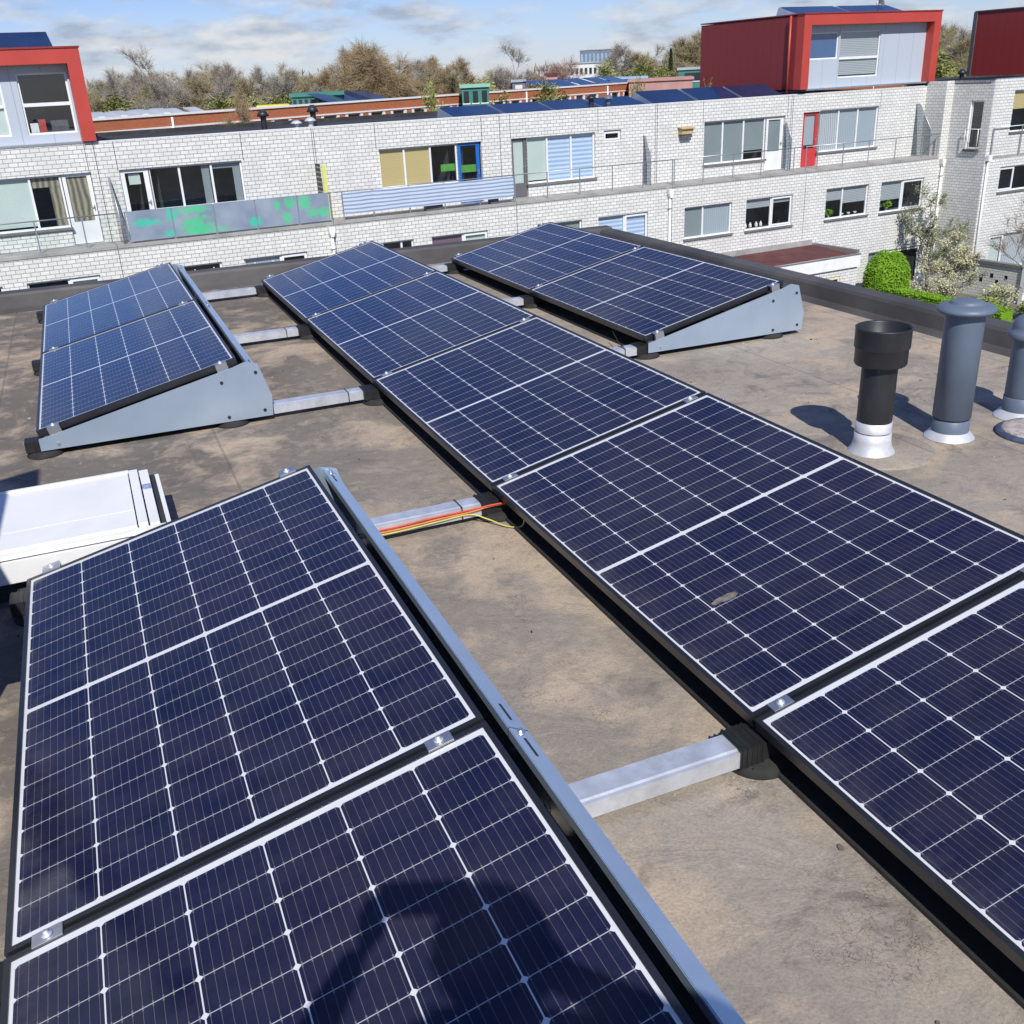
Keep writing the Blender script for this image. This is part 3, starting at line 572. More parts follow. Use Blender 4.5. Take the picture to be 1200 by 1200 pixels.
# bird dropping / dirt smears on one panel
def smear(row, u, y, rx, ry, lab):
    p = panel_pt(row, u, y); root = None
    b = MB(); n = 18; rnd = random.Random(3)
    ring = [(rx*math.cos(2*math.pi*k/n)*rnd.uniform(.6, 1.1), ry*math.sin(2*math.pi*k/n)*rnd.uniform(.6, 1.1), -0.0028) for k in range(n)]
    b.face(ring, 'smear'); o = b.build('dirt_smear'); o.location = p; o.rotation_euler = (0, -T, 0.0); tag(o, lab, 'dirt smear')
M['smear'] = mat('dried_dirt', (0.17, 0.15, 0.13), 0.6, 0, 0.5, 60)
smear('B', 0.245, -6.62, 0.055, 0.018, 'small grey dirt smear on the dark middle-row panel near its low edge')

rg = random.Random(41); b = MB()
for _ in range(420):
    x, y = rg.uniform(-3.2, 3.5), rg.uniform(-9.2, 0.4); r_ = rg.choice((.003, .004, .005, .009)); z_ = .0035; a_ = rg.uniform(0, 6.28)
    p_ = [(x+r_*rg.uniform(.5, 1.2)*math.cos(a_+k*1.257), y+r_*rg.uniform(.5, 1.2)*math.sin(a_+k*1.257)) for k in range(5)]
    m_ = rg.choice(('lead', 'grit', 'grit', 'bark', 'rubber', 'bark'))
    b.face([(q[0], q[1], z_+.002*rg.random()) for q in p_], m_, uv=[(0, 0)]*5)
    for k in range(5): b.face([(p_[k][0], p_[k][1], 0), (p_[(k+1) % 5][0], p_[(k+1) % 5][1], 0), (p_[(k+1) % 5][0], p_[(k+1) % 5][1], z_), (p_[k][0], p_[k][1], z_)], m_, uv=[(0, 0)]*4)
tag(b.build('grit', merge=False), 'loose grit, pebbles and plant crumbs on the brown roof', 'grit', kind='stuff')
# ------------------------------------------------------------------ roof vents
def vent(name, lab, loc, parts, seg=48):
    root = thing(name, lab, 'vent pipe', loc, 0, 'vent pipes on our roof')
    for nm_, prof, m in parts:
        b = MB(); b.lathe(prof, (0, 0, 0), m, seg); b.build(nm_, root)
vent('vent_pipe', 'black plastic vent pipe with a wide open black top and silver base', (1.79, -5.505, 0),
     [('base_flange', [(0.104, 0.002), (0.100, 0.012), (0.088, 0.030), (0.082, 0.060), (0.081, 0.098), (0.072, 0.100)], 'lead'),
      ('collar', [(0.079, 0.104), (0.079, 0.150), (0.07, 0.152)], 'lead'),
      ('pipe', [(0.0765, 0.098), (0.0765, 0.420)], 'pvcblack'),
      ('cap', [(0.0768, 0.405), (0.108, 0.412), (0.112, 0.420), (0.112, 0.483), (0.116, 0.487), (0.118, 0.492), (0.118, 0.570), (0.120, 0.576), (0.116, 0.578), (0.112, 0.572), (0.110, 0.47), (0.07, 0.44), (0, 0.44)], 'pvcblack')])
vent('vent_pipe', 'tall blue-grey vent pipe with a round flat hat on a white base', (2.232, -5.525, 0),
     [('base_flange', [(0.112, 0.002), (0.106, 0.010), (0.090, 0.028), (0.083, 0.034)], 'lead'),
      ('collar', [(0.083, 0.030), (0.083, 0.088), (0.078, 0.092)], 'pvcgrey'),
      ('pipe', [(0.074, 0.088), (0.076, 0.098), (0.0845, 0.102), (0.0845, 0.595)], 'pvcgrey'),
      ('hat', [(0.084, 0.585), (0.118, 0.588), (0.127, 0.597), (0.127, 0.604), (0.116, 0.617), (0.085, 0.626), (0.070, 0.628), (0.070, 0.634), (0.058, 0.640), (0, 0.641)], 'pvcgrey')])
vent('vent_pipe', 'blue-grey vent pipe with a stepped conical hat, cut by the right edge of the photo', (2.735, -5.47, 0),
     [('base_flange', [(0.118, 0.002), (0.108, 0.012), (0.088, 0.032), (0.080, 0.036)], 'lead'),
      ('collar', [(0.083, 0.034), (0.083, 0.10), (0.078, 0.104)], 'pvcgrey'), ('pipe', [(0.074, 0.10), (0.080, 0.112), (0.080, 0.40)], 'pvcgrey'),
      ('hat', [(0.08, 0.385), (0.105, 0.39), (0.112, 0.40), (0.105, 0.425), (0.092, 0.433), (0.092, 0.445), (0.084, 0.475), (0.070, 0.487), (0.05, 0.50), (0, 0.505)], 'pvcgrey')])
b = MB(); b.lathe([(0.255, 0.0), (0.255, 0.004), (0.252, 0.006), (0, 0.006)], (0, 0, 0), 'deck', 48); o = b.build('roof_patch'); o.location = (1.82, -5.50, 0.0); tag(o, 'round brown roofing patch around the black vent pipe', 'roof patch')
root = thing('drain_cover', 'gritty round grey cover with pink stain and blue-black rim by the third vent pipe', 'cover', (2.60, -5.70, 0))
b = MB(); b.lathe([(0.185, 0.001), (0.185, 0.012), (0.165, 0.022), (0.150, 0.02)], (0, 0, 0), 'bluerim', 40); b.build('rim', root)
b = MB(); b.lathe([(0.160, 0.018), (0.155, 0.028), (0.12, 0.026), (0.085, 0.03), (0, 0.029)], (0, 0, 0), 'grit', 40); b.build('disc', root)

# ------------------------------------------------------------------ white roof hatch
HX0, HX1, HY0, HY1 = -2.35, -1.262, -5.235, -4.585
hatch = thing('roof_hatch', 'low white roof hatch left of the foreground panels with a folded lid', 'roof hatch', ((HX0+HX1)/2, (HY0+HY1)/2, 0))
OH = ((HX0+HX1)/2, (HY0+HY1)/2, 0)
b = MB(OH); b.box((HX0+0.03, HY0+0.04, 0.0), (HX1-0.04, HY1-0.03, 0.10), 'bitumen', skip='-z'); b.build('upstand', hatch)
b = MB(OH); b.box((HX0, HY0-0.005, 0.085), (HX1+0.035, HY0+0.03, 0.165), 'white'); b.box((HX1-0.01, HY0+0.03, 0.085), (HX1+0.035, HY1-0.02, 0.165), 'white'); b.box((HX0, HY1-0.02, 0.085), (HX1+0.035, HY1+0.0, 0.165), 'white')
b.box((HX0, HY0+0.012, 0.1655), (HX1+0.018, HY1-0.012, 0.170), 'bitumen'); b.box((HX0, HY0+0.010, 0.170), (HX1+0.014, HY0+0.030, 0.190), 'white'); b.build('frame', hatch)
b = MB(OH); b.box((HX0, HY0+0.036, 0.170), (HX1-0.085, HY0+0.19, 0.199), 'white'); b.box((HX0, HY0+0.197, 0.170), (HX1-0.085, HY1-0.012, 0.200), 'white'); b.build('lid', hatch)
b = MB(OH); b.box((HX1-0.080, HY0+0.036, 0.170), (HX1-0.046, HY1-0.012, 0.205), 'white'); b.box((HX1-0.040, HY0+0.036, 0.170), (HX1-0.005, HY1-0.012, 0.197), 'white'); b.box((HX0, HY1-0.030, 0.2003), (HX1-0.081, HY1-0.012, 0.208), 'white')
b.build('edge_profile', hatch)
b = MB(OH); b.box((HX1-0.040, HY1-0.25, 0.1973), (HX1-0.006, HY1-0.19, 0.1985), 'stick'); M['stick'] = mat('blue_grey_sticker', (0.30, 0.34, 0.50), 0.5, 0, 0.5, 60); b.build('sticker', hatch)
# added unseen block, shaped to cast the slanted shadow over hatch and roof
shadow_caster = thing('unseen_shadow_caster', 'unseen tapering dark block left of the view, added to shade the hatch', 'shadow_caster', (-2.35, -6.0, 0))
b = MB((-2.35, -6.0, 0))
lo = [(-2.85, -6.30), (-1.93, -6.30), (-1.93, -5.92), (-2.85, -5.92)]; hi = [(-2.75, -6.05), (-2.24, -6.05), (-2.24, -5.75), (-2.75, -5.75)]
zb, zt = 0.55, [1.75, 2.0, 2.0, 1.75]
A_ = [(x, y, 0.0) for x, y in lo]; B_ = [(x, y, zb) for x, y in lo]; C_ = [(x, y, z) for (x, y), z in zip(hi, zt)]
for k in range(4):
    k2 = (k+1) % 4; b.face([A_[k], A_[k2], B_[k2], B_[k]], 'pvcgrey'); b.face([B_[k], B_[k2], C_[k2], C_[k]], 'pvcgrey')
b.face(C_, 'pvcgrey'); b.build('body', shadow_caster)
b = MB((-2.35, -6.0, 0)); b.box((-2.88, -6.33, 0.53), (-1.90, -5.89, 0.57), 'lead'); b.build('band', shadow_caster)

# ------------------------------------------------------------------ facade row opposite
ANG = R(4.787); DIST = 34.32
fn = Vector((-math.sin(ANG), math.cos(ANG), 0)); ft = Vector((math.cos(ANG), math.sin(ANG), 0))
FO = Vector((CAM.x, CAM.y, 0)) + fn*DIST
def FW(s, y, z=0): return FO + ft*s + fn*y + Vector((0, 0, z))
UY = 1.1; SLAB = -2.72; TOP = 0.30
def wall_holes(b, x0, x1, z0, z1, holes, y, m, reveal=0.14):
    xs = sorted({x0, x1} | {h[0] for h in holes} | {h[1] for h in holes}); zs = sorted({z0, z1} | {h[2] for h in holes} | {h[3] for h in holes})
    for i in range(len(xs)-1):
        for k in range(len(zs)-1):
            cx, cz = (xs[i]+xs[i+1])/2, (zs[k]+zs[k+1])/2
            if any(h[0] < cx < h[1] and h[2] < cz < h[3] for h in holes): continue
            b.face([(xs[i], y, zs[k]), (xs[i+1], y, zs[k]), (xs[i+1], y, zs[k+1]), (xs[i], y, zs[k+1])], m)
    for (a, c, d, e) in holes:
        r = y+reveal
        b.face([(a, y, d), (a, y, e), (a, r, e), (a, r, d)][::-1], m); b.face([(c, y, d), (c, r, d), (c, r, e), (c, y, e)][::-1], m)
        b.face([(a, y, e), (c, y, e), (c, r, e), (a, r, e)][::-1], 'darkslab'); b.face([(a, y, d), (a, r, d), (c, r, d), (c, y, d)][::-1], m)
FR = 0.055
def add_window(root, off, y, x0, x1, z0, z1, panes, frame='whiteframe', sill=True, lights=None, label=None):
    """panes: list of (xa, xb, kind, style). kind selects what hangs behind the glass; style 'door:<mat>' draws a door."""
    yb = y+0.09
    w_ = MB(off); w_.box((x0, yb, z1-FR), (x1, yb+0.06, z1), frame); w_.box((x0, yb, z0), (x1, yb+0.06, z0+FR), frame)
    xs = sorted({x0, x1} | {p[0] for p in panes} | {p[1] for p in panes})
    for i, x in enumerate(xs):
        hw = FR if i in (0, len(xs)-1) else FR*0.62
        a = x if i == 0 else x-hw; c = x if i == len(xs)-1 else x+hw
        w_.box((a, yb+0.002, z0+FR), (c, yb+0.058, z1-FR), frame)
    wo = w_.build('window', root)
    if label: wo['label'] = label
    for (xa, xb, kind, *rest) in panes:
        style = rest[0] if rest else ''
        bot = z0+FR; top = z1-FR
        if style.startswith('sash'):
            s = MB(off); t = 0.07
            for q in (((xa+.03, top-t), (xb-.03, top)), ((xa+.03, bot), (xb-.03, bot+t)), ((xa+.03, bot+t), (xa+.03+t, top-t)), ((xb-.03-t, bot+t), (xb-.03, top-t))):
                s.box((q[0][0], yb-0.03, q[0][1]), (q[1][0], yb-0.002, q[1][1]), frame)
            s.build('opening_sash', wo)
        if style.startswith('transom'):
            zt_ = float(style.split(':')[1]); s = MB(off); s.box((xa, yb-0.004, zt_-0.05), (xb, yb+0.056, zt_+0.05), frame); s.build('transom', wo)
        g = MB(off); g.face([(xa, yb+0.03, bot), (xb, yb+0.03, bot), (xb, yb+0.03, top), (xa, yb+0.03, top)], 'glass'); g.build('pane', wo)
        if kind != 'dark':
            mname, cover = (kind.split('|')+['1'])[:2]; cover = float(cover); zb_ = top-(top-bot)*cover
            c = MB(off); c.box((xa+0.01, yb+0.075, zb_), (xb-0.01, yb+0.083, top), mname); c.build('blind' if 'curt' not in mname and 'net' not in mname and 'beige' not in mname else 'curtain', wo)
    if sill:
        s = MB(off); s.box((x0-0.05, y-0.07, z0-0.075), (x1+0.05, y+0.09, z0-0.001), 'sill'); s.build('sill', wo)
    return wo
def add_door(root, off, y, x0, x1, z0, z1, m, glass_z, kind='dark', inset=0.16, label=None, handle='r'):
    yb = y+0.09; d = MB(off)
    d.box((x0, yb, z0), (x0+inset, yb+0.05, z1), m); d.box((x1-inset, yb, z0), (x1, yb+0.05, z1), m)
    d.box((x0+inset, yb, z1-inset*0.8), (x1-inset, yb+0.05, z1), m); d.box((x0+inset, yb, z0), (x1-inset, yb+0.05, glass_z), m)
    do = d.build('door', root)
    if label: do['label'] = label
    g = MB(off); g.face([(x0+inset, yb+0.025, glass_z), (x1-inset, yb+0.025, glass_z), (x1-inset, yb+0.025, z1-inset*0.8), (x0+inset, yb+0.025, z1-inset*0.8)], 'glass'); g.build('pane', do)
    if kind != 'dark':
        mname, cover = (kind.split('|')+['1'])[:2]; cover = float(cover); tz = z1-inset*0.8; bz = tz-(tz-glass_z)*cover
        c = MB(off); c.box((x0+inset, yb+0.06, bz), (x1-inset, yb+0.066, tz), mname); c.build('curtain', do)
    h = MB(off); hx = x1-inset*0.5 if handle == 'r' else x0+inset*0.5
    h.box((hx-0.015, yb-0.03, z0+0.98), (hx+0.015, yb-0.001, z0+1.15), 'rail'); h.box((hx-0.09, yb-0.05, z0+1.08), (hx+0.015, yb-0.03, z0+1.10), 'rail'); h.build('handle', do)
def railing(s0, s1, posts, lab, y=0.04, zt=-1.76, wires=0, extra=None, glass=True):
    root = thing('balcony_railing', lab, 'railing', FW((s0+s1)/2, 0, SLAB), ANG, 'terrace railings of the white row houses')
    off = ((s0+s1)/2, 0, SLAB)
    b = MB(off); b.tube([(s0, y, zt), (s1, y, zt)], 0.022, 'rail', 6); b.build('top_rail', root)
    for p in posts:
        b = MB(off); b.box((p-0.02, y-0.008, SLAB+0.005), (p+0.02, y+0.008, zt-0.02), 'rail'); b.box((p-0.05, y-0.03, SLAB+0.001), (p+0.05, y+0.03, SLAB+0.014), 'rail'); b.build('post', root)
    if glass:
        b = MB(off); b.box((s0+0.03, y+0.012, SLAB+0.08), (s1-0.03, y+0.020, zt-0.06), 'clearglass'); b.build('clear_panel', root)
    if extra: extra(root, off)
    return root
def screen(s, lab, mat_='railglass', z1=-0.75, z0=-1.75, frame=True, dep=0.5):
    ya = UY-0.03-dep
    root = thing('privacy_screen', lab, 'screen', FW(s, 0.5, SLAB), ANG, 'screens between neighbouring terraces'); off = (s, 0.5, SLAB)
    b = MB(off); b.prism([(ya, SLAB+0.05), (UY-0.03, SLAB+0.05), (UY-0.03, z1), (UY-0.03-dep*.2, z1), (ya, z0)], 'x', s-0.012, s+0.012, mat_); b.build('glass_sheet', root)
    if frame:
        b = MB(off); b.tube([(s, ya, SLAB+0.01), (s, ya, z0), (s, UY-0.03-dep*.2, z1+0.01), (s, UY-0.02, z1+0.01)], 0.02, 'rail', 6); b.build('frame', root)
    return root
def house(s0, s1, lab, upper, lower, right_end=None):
    """upper / lower: hole lists"""
    sm = (s0+s1)/2; root = thing('row_house', lab, 'house', FW(sm, 0, GZ), ANG, 'white brick row houses'); off = (sm, 0, GZ)
    b = MB(off); wall_holes(b, s0, s1, SLAB, TOP, upper, UY, 'brick'); b.build('upper_wall', root)
    b = MB(off); wall_holes(b, s0, s1, GZ, SLAB-0.10, lower, 0.0, 'brick'); b.build('lower_wall', root)
    b = MB(off); b.face([(s1, 9.5, GZ), (s0, 9.5, GZ), (s0, 9.5, TOP), (s1, 9.5, TOP)], 'brick'); b.build('rear_wall', root)
    b = MB(off); b.box((s0, -0.03, SLAB-0.10), (s1, UY+0.02, SLAB), 'concrete'); b.build('terrace_slab', root)
    b = MB(off); b.box((s0, UY+0.15, TOP-0.12), (s1, 9.5, TOP-0.10), 'bitumen'); b.box((s0, UY+0.09, TOP+0.002), (s1, UY+0.30, TOP+0.03), 'white'); b.box((s0, 9.25, TOP-0.1), (s1, 9.5, TOP+0.03), 'bitumen'); b.build('roof', root)
    b = MB(off)
    for (a, c, d, e) in upper: b.box((a-0.3, UY+0.20, d-0.1), (c+0.3, UY+1.6, e+0.1), 'room', skip='-y')
    for (a, c, d, e) in lower: b.box((a-0.2, 0.20, d-0.1), (c+0.2, 1.6, e+0.1), 'room', skip='-y')
    b.build('room_interior', root)
    return root, off
def joint(root, off, s, z0, z1, y):
    b = MB(off); b.box((s-0.010, y-0.002, z0), (s+0.010, y+0.0, z1), 'darkslab', skip='+y'); b.build('expansion_joint', root)
def downpipe(s, lab, zt=SLAB-0.12):
    root = thing('downpipe', lab, 'drainpipe', FW(s, -0.06, GZ), ANG, 'drainpipes on the white row houses'); off = (s, -0.06, GZ)
    b = MB(off); b.prism([(s-0.12, zt-0.03), (s+0.12, zt-0.03), (s+0.10, zt-0.22), (s+0.05, zt-0.36), (s-0.05, zt-0.36), (s-0.10, zt-0.22)], 'y', -0.20, -0.04, 'white'); b.build('hopper', root)
    b = MB(off); b.tube([(s, -0.10, zt-0.36), (s, -0.10, GZ)], 0.05, 'white', 10); b.build('pipe', root)
    for z in (zt-0.8, zt-3, zt-5): 
        b = MB(off); b.box((s-0.06, -0.16, z), (s+0.06, -0.0, z+0.04), 'rail'); b.build('bracket', root)
WT = -0.56; DB = SLAB
# H0 --- left house with red roof box
up_h = [(-3.2, -1.0, -2.15, WT), (0.30, 2.60, -2.15, WT), (2.60, 3.50, DB, WT)]
lo_h = [(-1.5, 0.22, -5.0, -3.55), (0.90, 3.05, -5.0, -3.55)]
h0, off = house(-3.6, 3.72, 'white brick row house at the left edge with a red-framed grey roof box', up_h, lo_h)
add_window(h0, off, UY, 0.30, 2.60, -2.15, WT, [(0.30, 1.68, 'bl_white|0.96'), (1.68, 2.60, 'bl_beige|0.2')])
add_window(h0, off, UY, -3.2, -1.0, -2.15, WT, [(-3.2, -1.0, 'bl_white')])
b = MB(off); b.box((2.22, UY+0.175, -2.1), (2.58, UY+0.185, WT-0.06), 'bl_beige'); b.build('curtain', h0)
add_door(h0, off, UY, 2.62, 3.48, DB+0.02, WT, 'whiteframe', -2.02, 'bl_beige', 0.12)
add_window(h0, off, 0, 0.90, 3.05, -5.0, -3.55, [(0.90, 2.12, 'dark'), (2.12, 3.05, 'bl_white', 'sash')])
add_window(h0, off, 0, -1.5, 0.22, -5.0, -3.55, [(-1.5, 0.22, 'dark')])
# H1 --- frosted balcony panels
up_h = [(4.35, 8.28, -1.95, WT), ]
lo_h = [(5.0, 6.88, -5.0, -3.60), (7.62, 9.82, -5.0, -3.60)]
h1, off = house(3.74, 10.86, 'white brick row house behind the green-sprayed balcony panels', [(4.35, 5.25, DB, WT), (5.25, 8.28, -1.90, WT)], lo_h)
add_door(h1, off, UY, 4.36, 5.24, DB+0.02, WT, 'whiteframe', -1.9, 'dark', 0.15)
add_window(h1, off, UY, 5.25, 8.28, -1.90, WT, [(5.25, 6.22, 'dark'), (6.22, 7.26, 'dark'), (7.26, 8.28, 'bl_grey|0.12')])
add_window(h1, off, 0, 5.0, 6.88, -5.0, -3.60, [(5.0, 6.88, 'dark')]); add_window(h1, off, 0, 7.62, 9.82, -5.0, -3.60, [(7.62, 8.90, 'bl_net|0.35'), (8.90, 9.82, 'dark', 'sash')])
b = MB(off)
for a_, c_ in ((5.0, 6.88), (7.62, 8.9)):
    b.box((a_+0.05, 0.03, -3.92), (c_-0.02, 0.045, -3.90), 'rail'); b.box((a_+0.05, 0.03, -4.10), (c_-0.02, 0.045, -4.08), 'rail')
    k = a_+0.35
    while k < c_: b.box((k, 0.028, -4.95), (k+0.03, 0.05, -3.75), 'white'); k += 0.62
b.build('window_bars', h1)
# H2 --- yellow blinds, blue door
h2, off = house(10.88, 18.04, 'white brick row house with straw-yellow blinds and a blue terrace door', [(13.18, 16.27, -1.95, WT), (16.27, 17.26, DB, WT)], [(12.0, 13.80, -5.0, -3.62), (14.50, 16.80, -5.0, -3.62)])
add_window(h2, off, UY, 13.18, 16.27, -1.95, WT, [(13.18, 14.17, 'bl_yellow|0.97'), (14.17, 15.20, 'bl_yellow|0.97'), (15.20, 16.27, 'dark')])
add_door(h2, off, UY, 16.29, 17.20, DB+0.02, WT, 'bluedoor', -2.0, 'dark', 0.14, 'bright blue terrace door')
b = MB(off); b.box((15.62, UY+0.17, -1.52), (16.2, UY+0.175, -1.27), 'green_strip'); b.box((16.43, UY+0.16, -1.62), (17.06, UY+0.165, -1.36), 'green_strip'); b.build('green_strip', h2)
b = MB((7.3, 0, GZ)); b.box((7.98, UY+0.17, -1.85), (8.22, UY+0.178, WT-.06), 'bl_grey'); b.box((6.95, UY+0.17, -1.85), (7.2, UY+0.178, WT-.06), 'bl_grey'); b.box((4.62, UY+0.19, -1.05), (4.98, UY+0.198, -.72), 'bl_white'); b.build('curtain_strip', h1)
add_window(h2, off, 0, 12.0, 13.80, -5.0, -3.62, [(12.0, 13.35, 'dark'), (13.35, 13.80, 'dark')]); add_window(h2, off, 0, 14.50, 16.80, -5.0, -3.62, [(14.50, 15.80, 'bl_purple'), (15.80, 16.80, 'bl_white', 'sash')])
# H3 --- grey door, blue striped blinds
h3, off = house(18.06, 25.22, 'white brick row house with blue striped blinds and a grey terrace door', [(18.52, 19.20, DB, WT), (19.20, 22.26, -2.25, WT), (22.68, 23.48, -0.96, -0.53)], [(19.2, 20.93, -5.0, -3.65), (21.68, 24.06, -5.0, -3.65)])
add_door(h3, off, UY, 18.54, 19.18, DB+0.02, WT, 'greydoor', -2.2, 'bl_white', 0.10, 'dark grey terrace door')
add_window(h3, off, UY, 19.20, 22.26, -2.25, WT, [(19.20, 20.12, 'bl_white|0.97'), (20.12, 21.20, 'bl_stripe'), (21.20, 22.26, 'bl_stripe')])
add_window(h3, off, UY, 22.68, 23.48, -0.96, -0.53, [(22.68, 23.48, 'dark', 'sash')], sill=False, label='small tilted window')
add_window(h3, off, 0, 19.2, 20.93, -5.0, -3.65, [(19.2, 20.93, 'bl_grey')]); add_window(h3, off, 0, 21.68, 24.06, -5.0, -3.65, [(21.68, 22.95, 'bl_stripe'), (22.95, 24.06, 'bl_stripe', 'sash')])
# H4 --- grey screens, white door
h4, off = house(25.24, 32.38, 'white brick row house with grey window screens and a wooden vent box', [(27.62, 30.95, -2.20, WT+0.06), (30.95, 32.0, DB, WT+0.06)], [(25.88, 28.36, -4.95, -3.68), (29.12, 31.70, -4.95, -3.66), (28.9, 31.0, -8.2, -6.5)])
add_window(h4, off, UY, 27.62, 30.95, -2.20, WT+0.06, [(27.62, 28.66, 'bl_grey'), (28.66, 29.78, 'bl_grey'), (29.78, 30.95, 'bl_grey|0.78')])
add_door(h4, off, UY, 30.97, 31.98, DB+0.02, WT+0.06, 'whiteframe', -1.93, 'bl_grey', 0.17)
add_window(h4, off, 0, 25.88, 28.36, -4.95, -3.68, [(25.88, 26.88, 'bl_grey'), (26.88, 28.36, 'bl_net')]); add_window(h4, off, 0, 29.12, 31.70, -4.95, -3.66, [(29.12, 30.55, 'bl_slat|0.30'), (30.55, 31.70, 'bl_slat|0.2', 'sash')])
# H5 --- right house with red roof box and red door
h5, off = house(32.40, 40.50, 'white brick row house with a red door and a large red roof box', [(33.02, 33.98, DB, WT+0.12), (33.98, 37.54, -2.15, WT+0.16)], [(33.65, 36.22, -4.95, -3.62), (37.00, 39.75, -4.98, -3.62), (36.6, 40.0, -8.6, -6.76)])
add_door(h5, off, UY, 33.04, 33.96, DB+0.02, WT+0.12, 'reddoor', -1.95, 'bl_net|0.9', 0.15, 'red terrace door')
add_window(h5, off, UY, 33.98, 37.54, -2.15, WT+0.16, [(33.98, 35.18, 'bl_curtain'), (35.18, 36.34, 'bl_net'), (36.34, 37.54, 'bl_net')])
add_window(h5, off, 0, 33.65, 36.22, -4.95, -3.62, [(33.65, 34.70, 'bl_slat|0.4'), (34.70, 36.22, 'bl_slat|0.55')]); add_window(h5, off, 0, 37.00, 39.75, -4.98, -3.62, [(37.00, 38.40, 'bl_slat|0.62'), (38.40, 39.75, 'dark', 'sash')])
add_window(h5, off, 0, 36.6, 40.0, -8.6, -6.76, [(36.6, 37.6, 'bl_grey'), (37.6, 40.0, 'dark', 'sash')])
# narrow pier and end wall of H5
b = MB(off); b.face([(40.50, UY, SLAB-0.1), (40.50, 0.0, SLAB-0.1), (40.50, 0.0, TOP+0.2), (40.50, UY, TOP+0.2)], 'brick'); b.face([(40.50, 0, GZ), (41.0, 0, GZ), (41.0, 0, TOP+0.2), (40.50, 0, TOP+0.2)], 'brick')
b.face([(40.5, UY+3, TOP+0.2), (40.5, 0, TOP+0.2), (41.0, 0, TOP+0.2), (41.0, UY+3, TOP+0.2)], 'bitumen'); b.build('pier', h5)
for (rt_, of_, s) in ((h0, (0.06, 0, GZ), 3.46), (h1, (7.3, 0, GZ), 4.33), (h1, (7.3, 0, GZ), 8.35), (h2, (14.46, 0, GZ), 13.1), (h2, (14.46, 0, GZ), 17.3), (h3, (21.64, 0, GZ), 18.5), (h3, (21.64, 0, GZ), 22.4), (h4, (28.81, 0, GZ), 27.55), (h4, (28.81, 0, GZ), 32.1), (h5, (36.45, 0, GZ), 37.6)):
    joint(rt_, of_, s, WT, TOP, UY)
for (rt_, of_, s) in ((h1, (7.3, 0, GZ), 10.8), (h3, (21.64, 0, GZ), 25.15), (h4, (28.81, 0, GZ), 32.3)): joint(rt_, of_, s, SLAB, TOP, UY)
# potted plants and ornaments on the middle-floor sills
rnd = random.Random(11)
def leafball(b, c, r, n, sz, m, rnd, squash=1.0, shell=0.55):
    for _ in range(n):
        d = Vector((rnd.gauss(0, 1), rnd.gauss(0, 1), rnd.gauss(0, 1))).normalized()*r*(shell+(1-shell)*rnd.random()); d.z *= squash
        p = Vector(c)+d; a = Vector((rnd.gauss(0, 1), rnd.gauss(0, 1), rnd.gauss(0, 1))).normalized(); q = a.orthogonal().normalized(); s = sz*rnd.uniform(.6, 1.3)
        b.face([p-a*s, p+q*s*0.5, p+a*s, p-q*s*0.5], m)
for (s, z, r, lab, m) in ((34.15, -4.72, 0.22, 'leafy pot plant in the left pane of the window below the red door', 'boxleaf'), (37.75, -4.66, 0.26, 'bushy green pot plant behind the window nearest the dark side wall', 'boxleaf'), (37.2, -4.72, 0.17, 'small dark pot plant at the left of the same window as the bushy one', 'budleaf')):
    root = thing('pot_plant', lab, 'pot plant', FW(s, 0.30, -4.94), ANG, 'pot plants on window sills')
    b = MB(); b.lathe([(0.06, 0), (0.085, 0.14), (0.075, 0.14), (0, 0.13)], (0, 0, 0), 'white', 16); b.build('pot', root)
    b = MB(); leafball(b, (0, 0, z+4.94+0.02), r, 160, 0.06, m, rnd, 0.7); b.build('leaves', root)
for i, s in enumerate((29.35, 29.62, 29.95, 30.2)):
    root = thing('ornament', 'white ornament on the dark sill under the slatted blind, %s from the left' % ['first', 'second', 'third', 'fourth'][i], 'ornament', FW(s, 0.28, -4.89), ANG, 'ornaments on a sill')
    b = MB(); b.lathe([(0.05, 0), (0.075, 0.06), (0.06, 0.15), (0.03, 0.18), (0.035, 0.22), (0, 0.22)], (0, 0, 0), 'white', 14); b.build('body', root)
for i, s in enumerate((34.95, 35.35, 35.75)):
    root = thing('ornament', 'small white bowl on the sill of the window with half-drawn blinds, %s from the left' % ['first', 'second', 'third'][i], 'ornament', FW(s, 0.28, -4.89), ANG, 'bowls on a sill')
    b = MB(); b.lathe([(0.03, 0), (0.09, 0.09), (0.085, 0.095), (0, 0.03)], (0, 0, 0), 'white', 14); b.build('bowl', root)
# wooden vent box
root = thing('bird_box', 'small pale wooden box mounted on the white brick wall', 'box', FW(26.55, UY-0.12, -0.9), ANG)
b = MB((26.55, UY-0.12, -0.9)); b.box((26.28, UY-0.26, -0.90), (26.86, UY-0.001, -0.70), 'wood'); b.build('body', root)
b = MB((26.55, UY-0.12, -0.9)); b.prism([(UY-0.34, -0.70), (UY-0.001, -0.66), (UY-0.001, -0.63), (UY-0.34, -0.67)], 'x', 26.24, 26.90, 'wood'); b.build('lid', root)
b = MB((26.55, UY-0.12, -0.9)); b.box((26.30, UY-0.22, -1.02), (26.80, UY-0.001, -0.905), 'darkslab'); b.build('base', root)
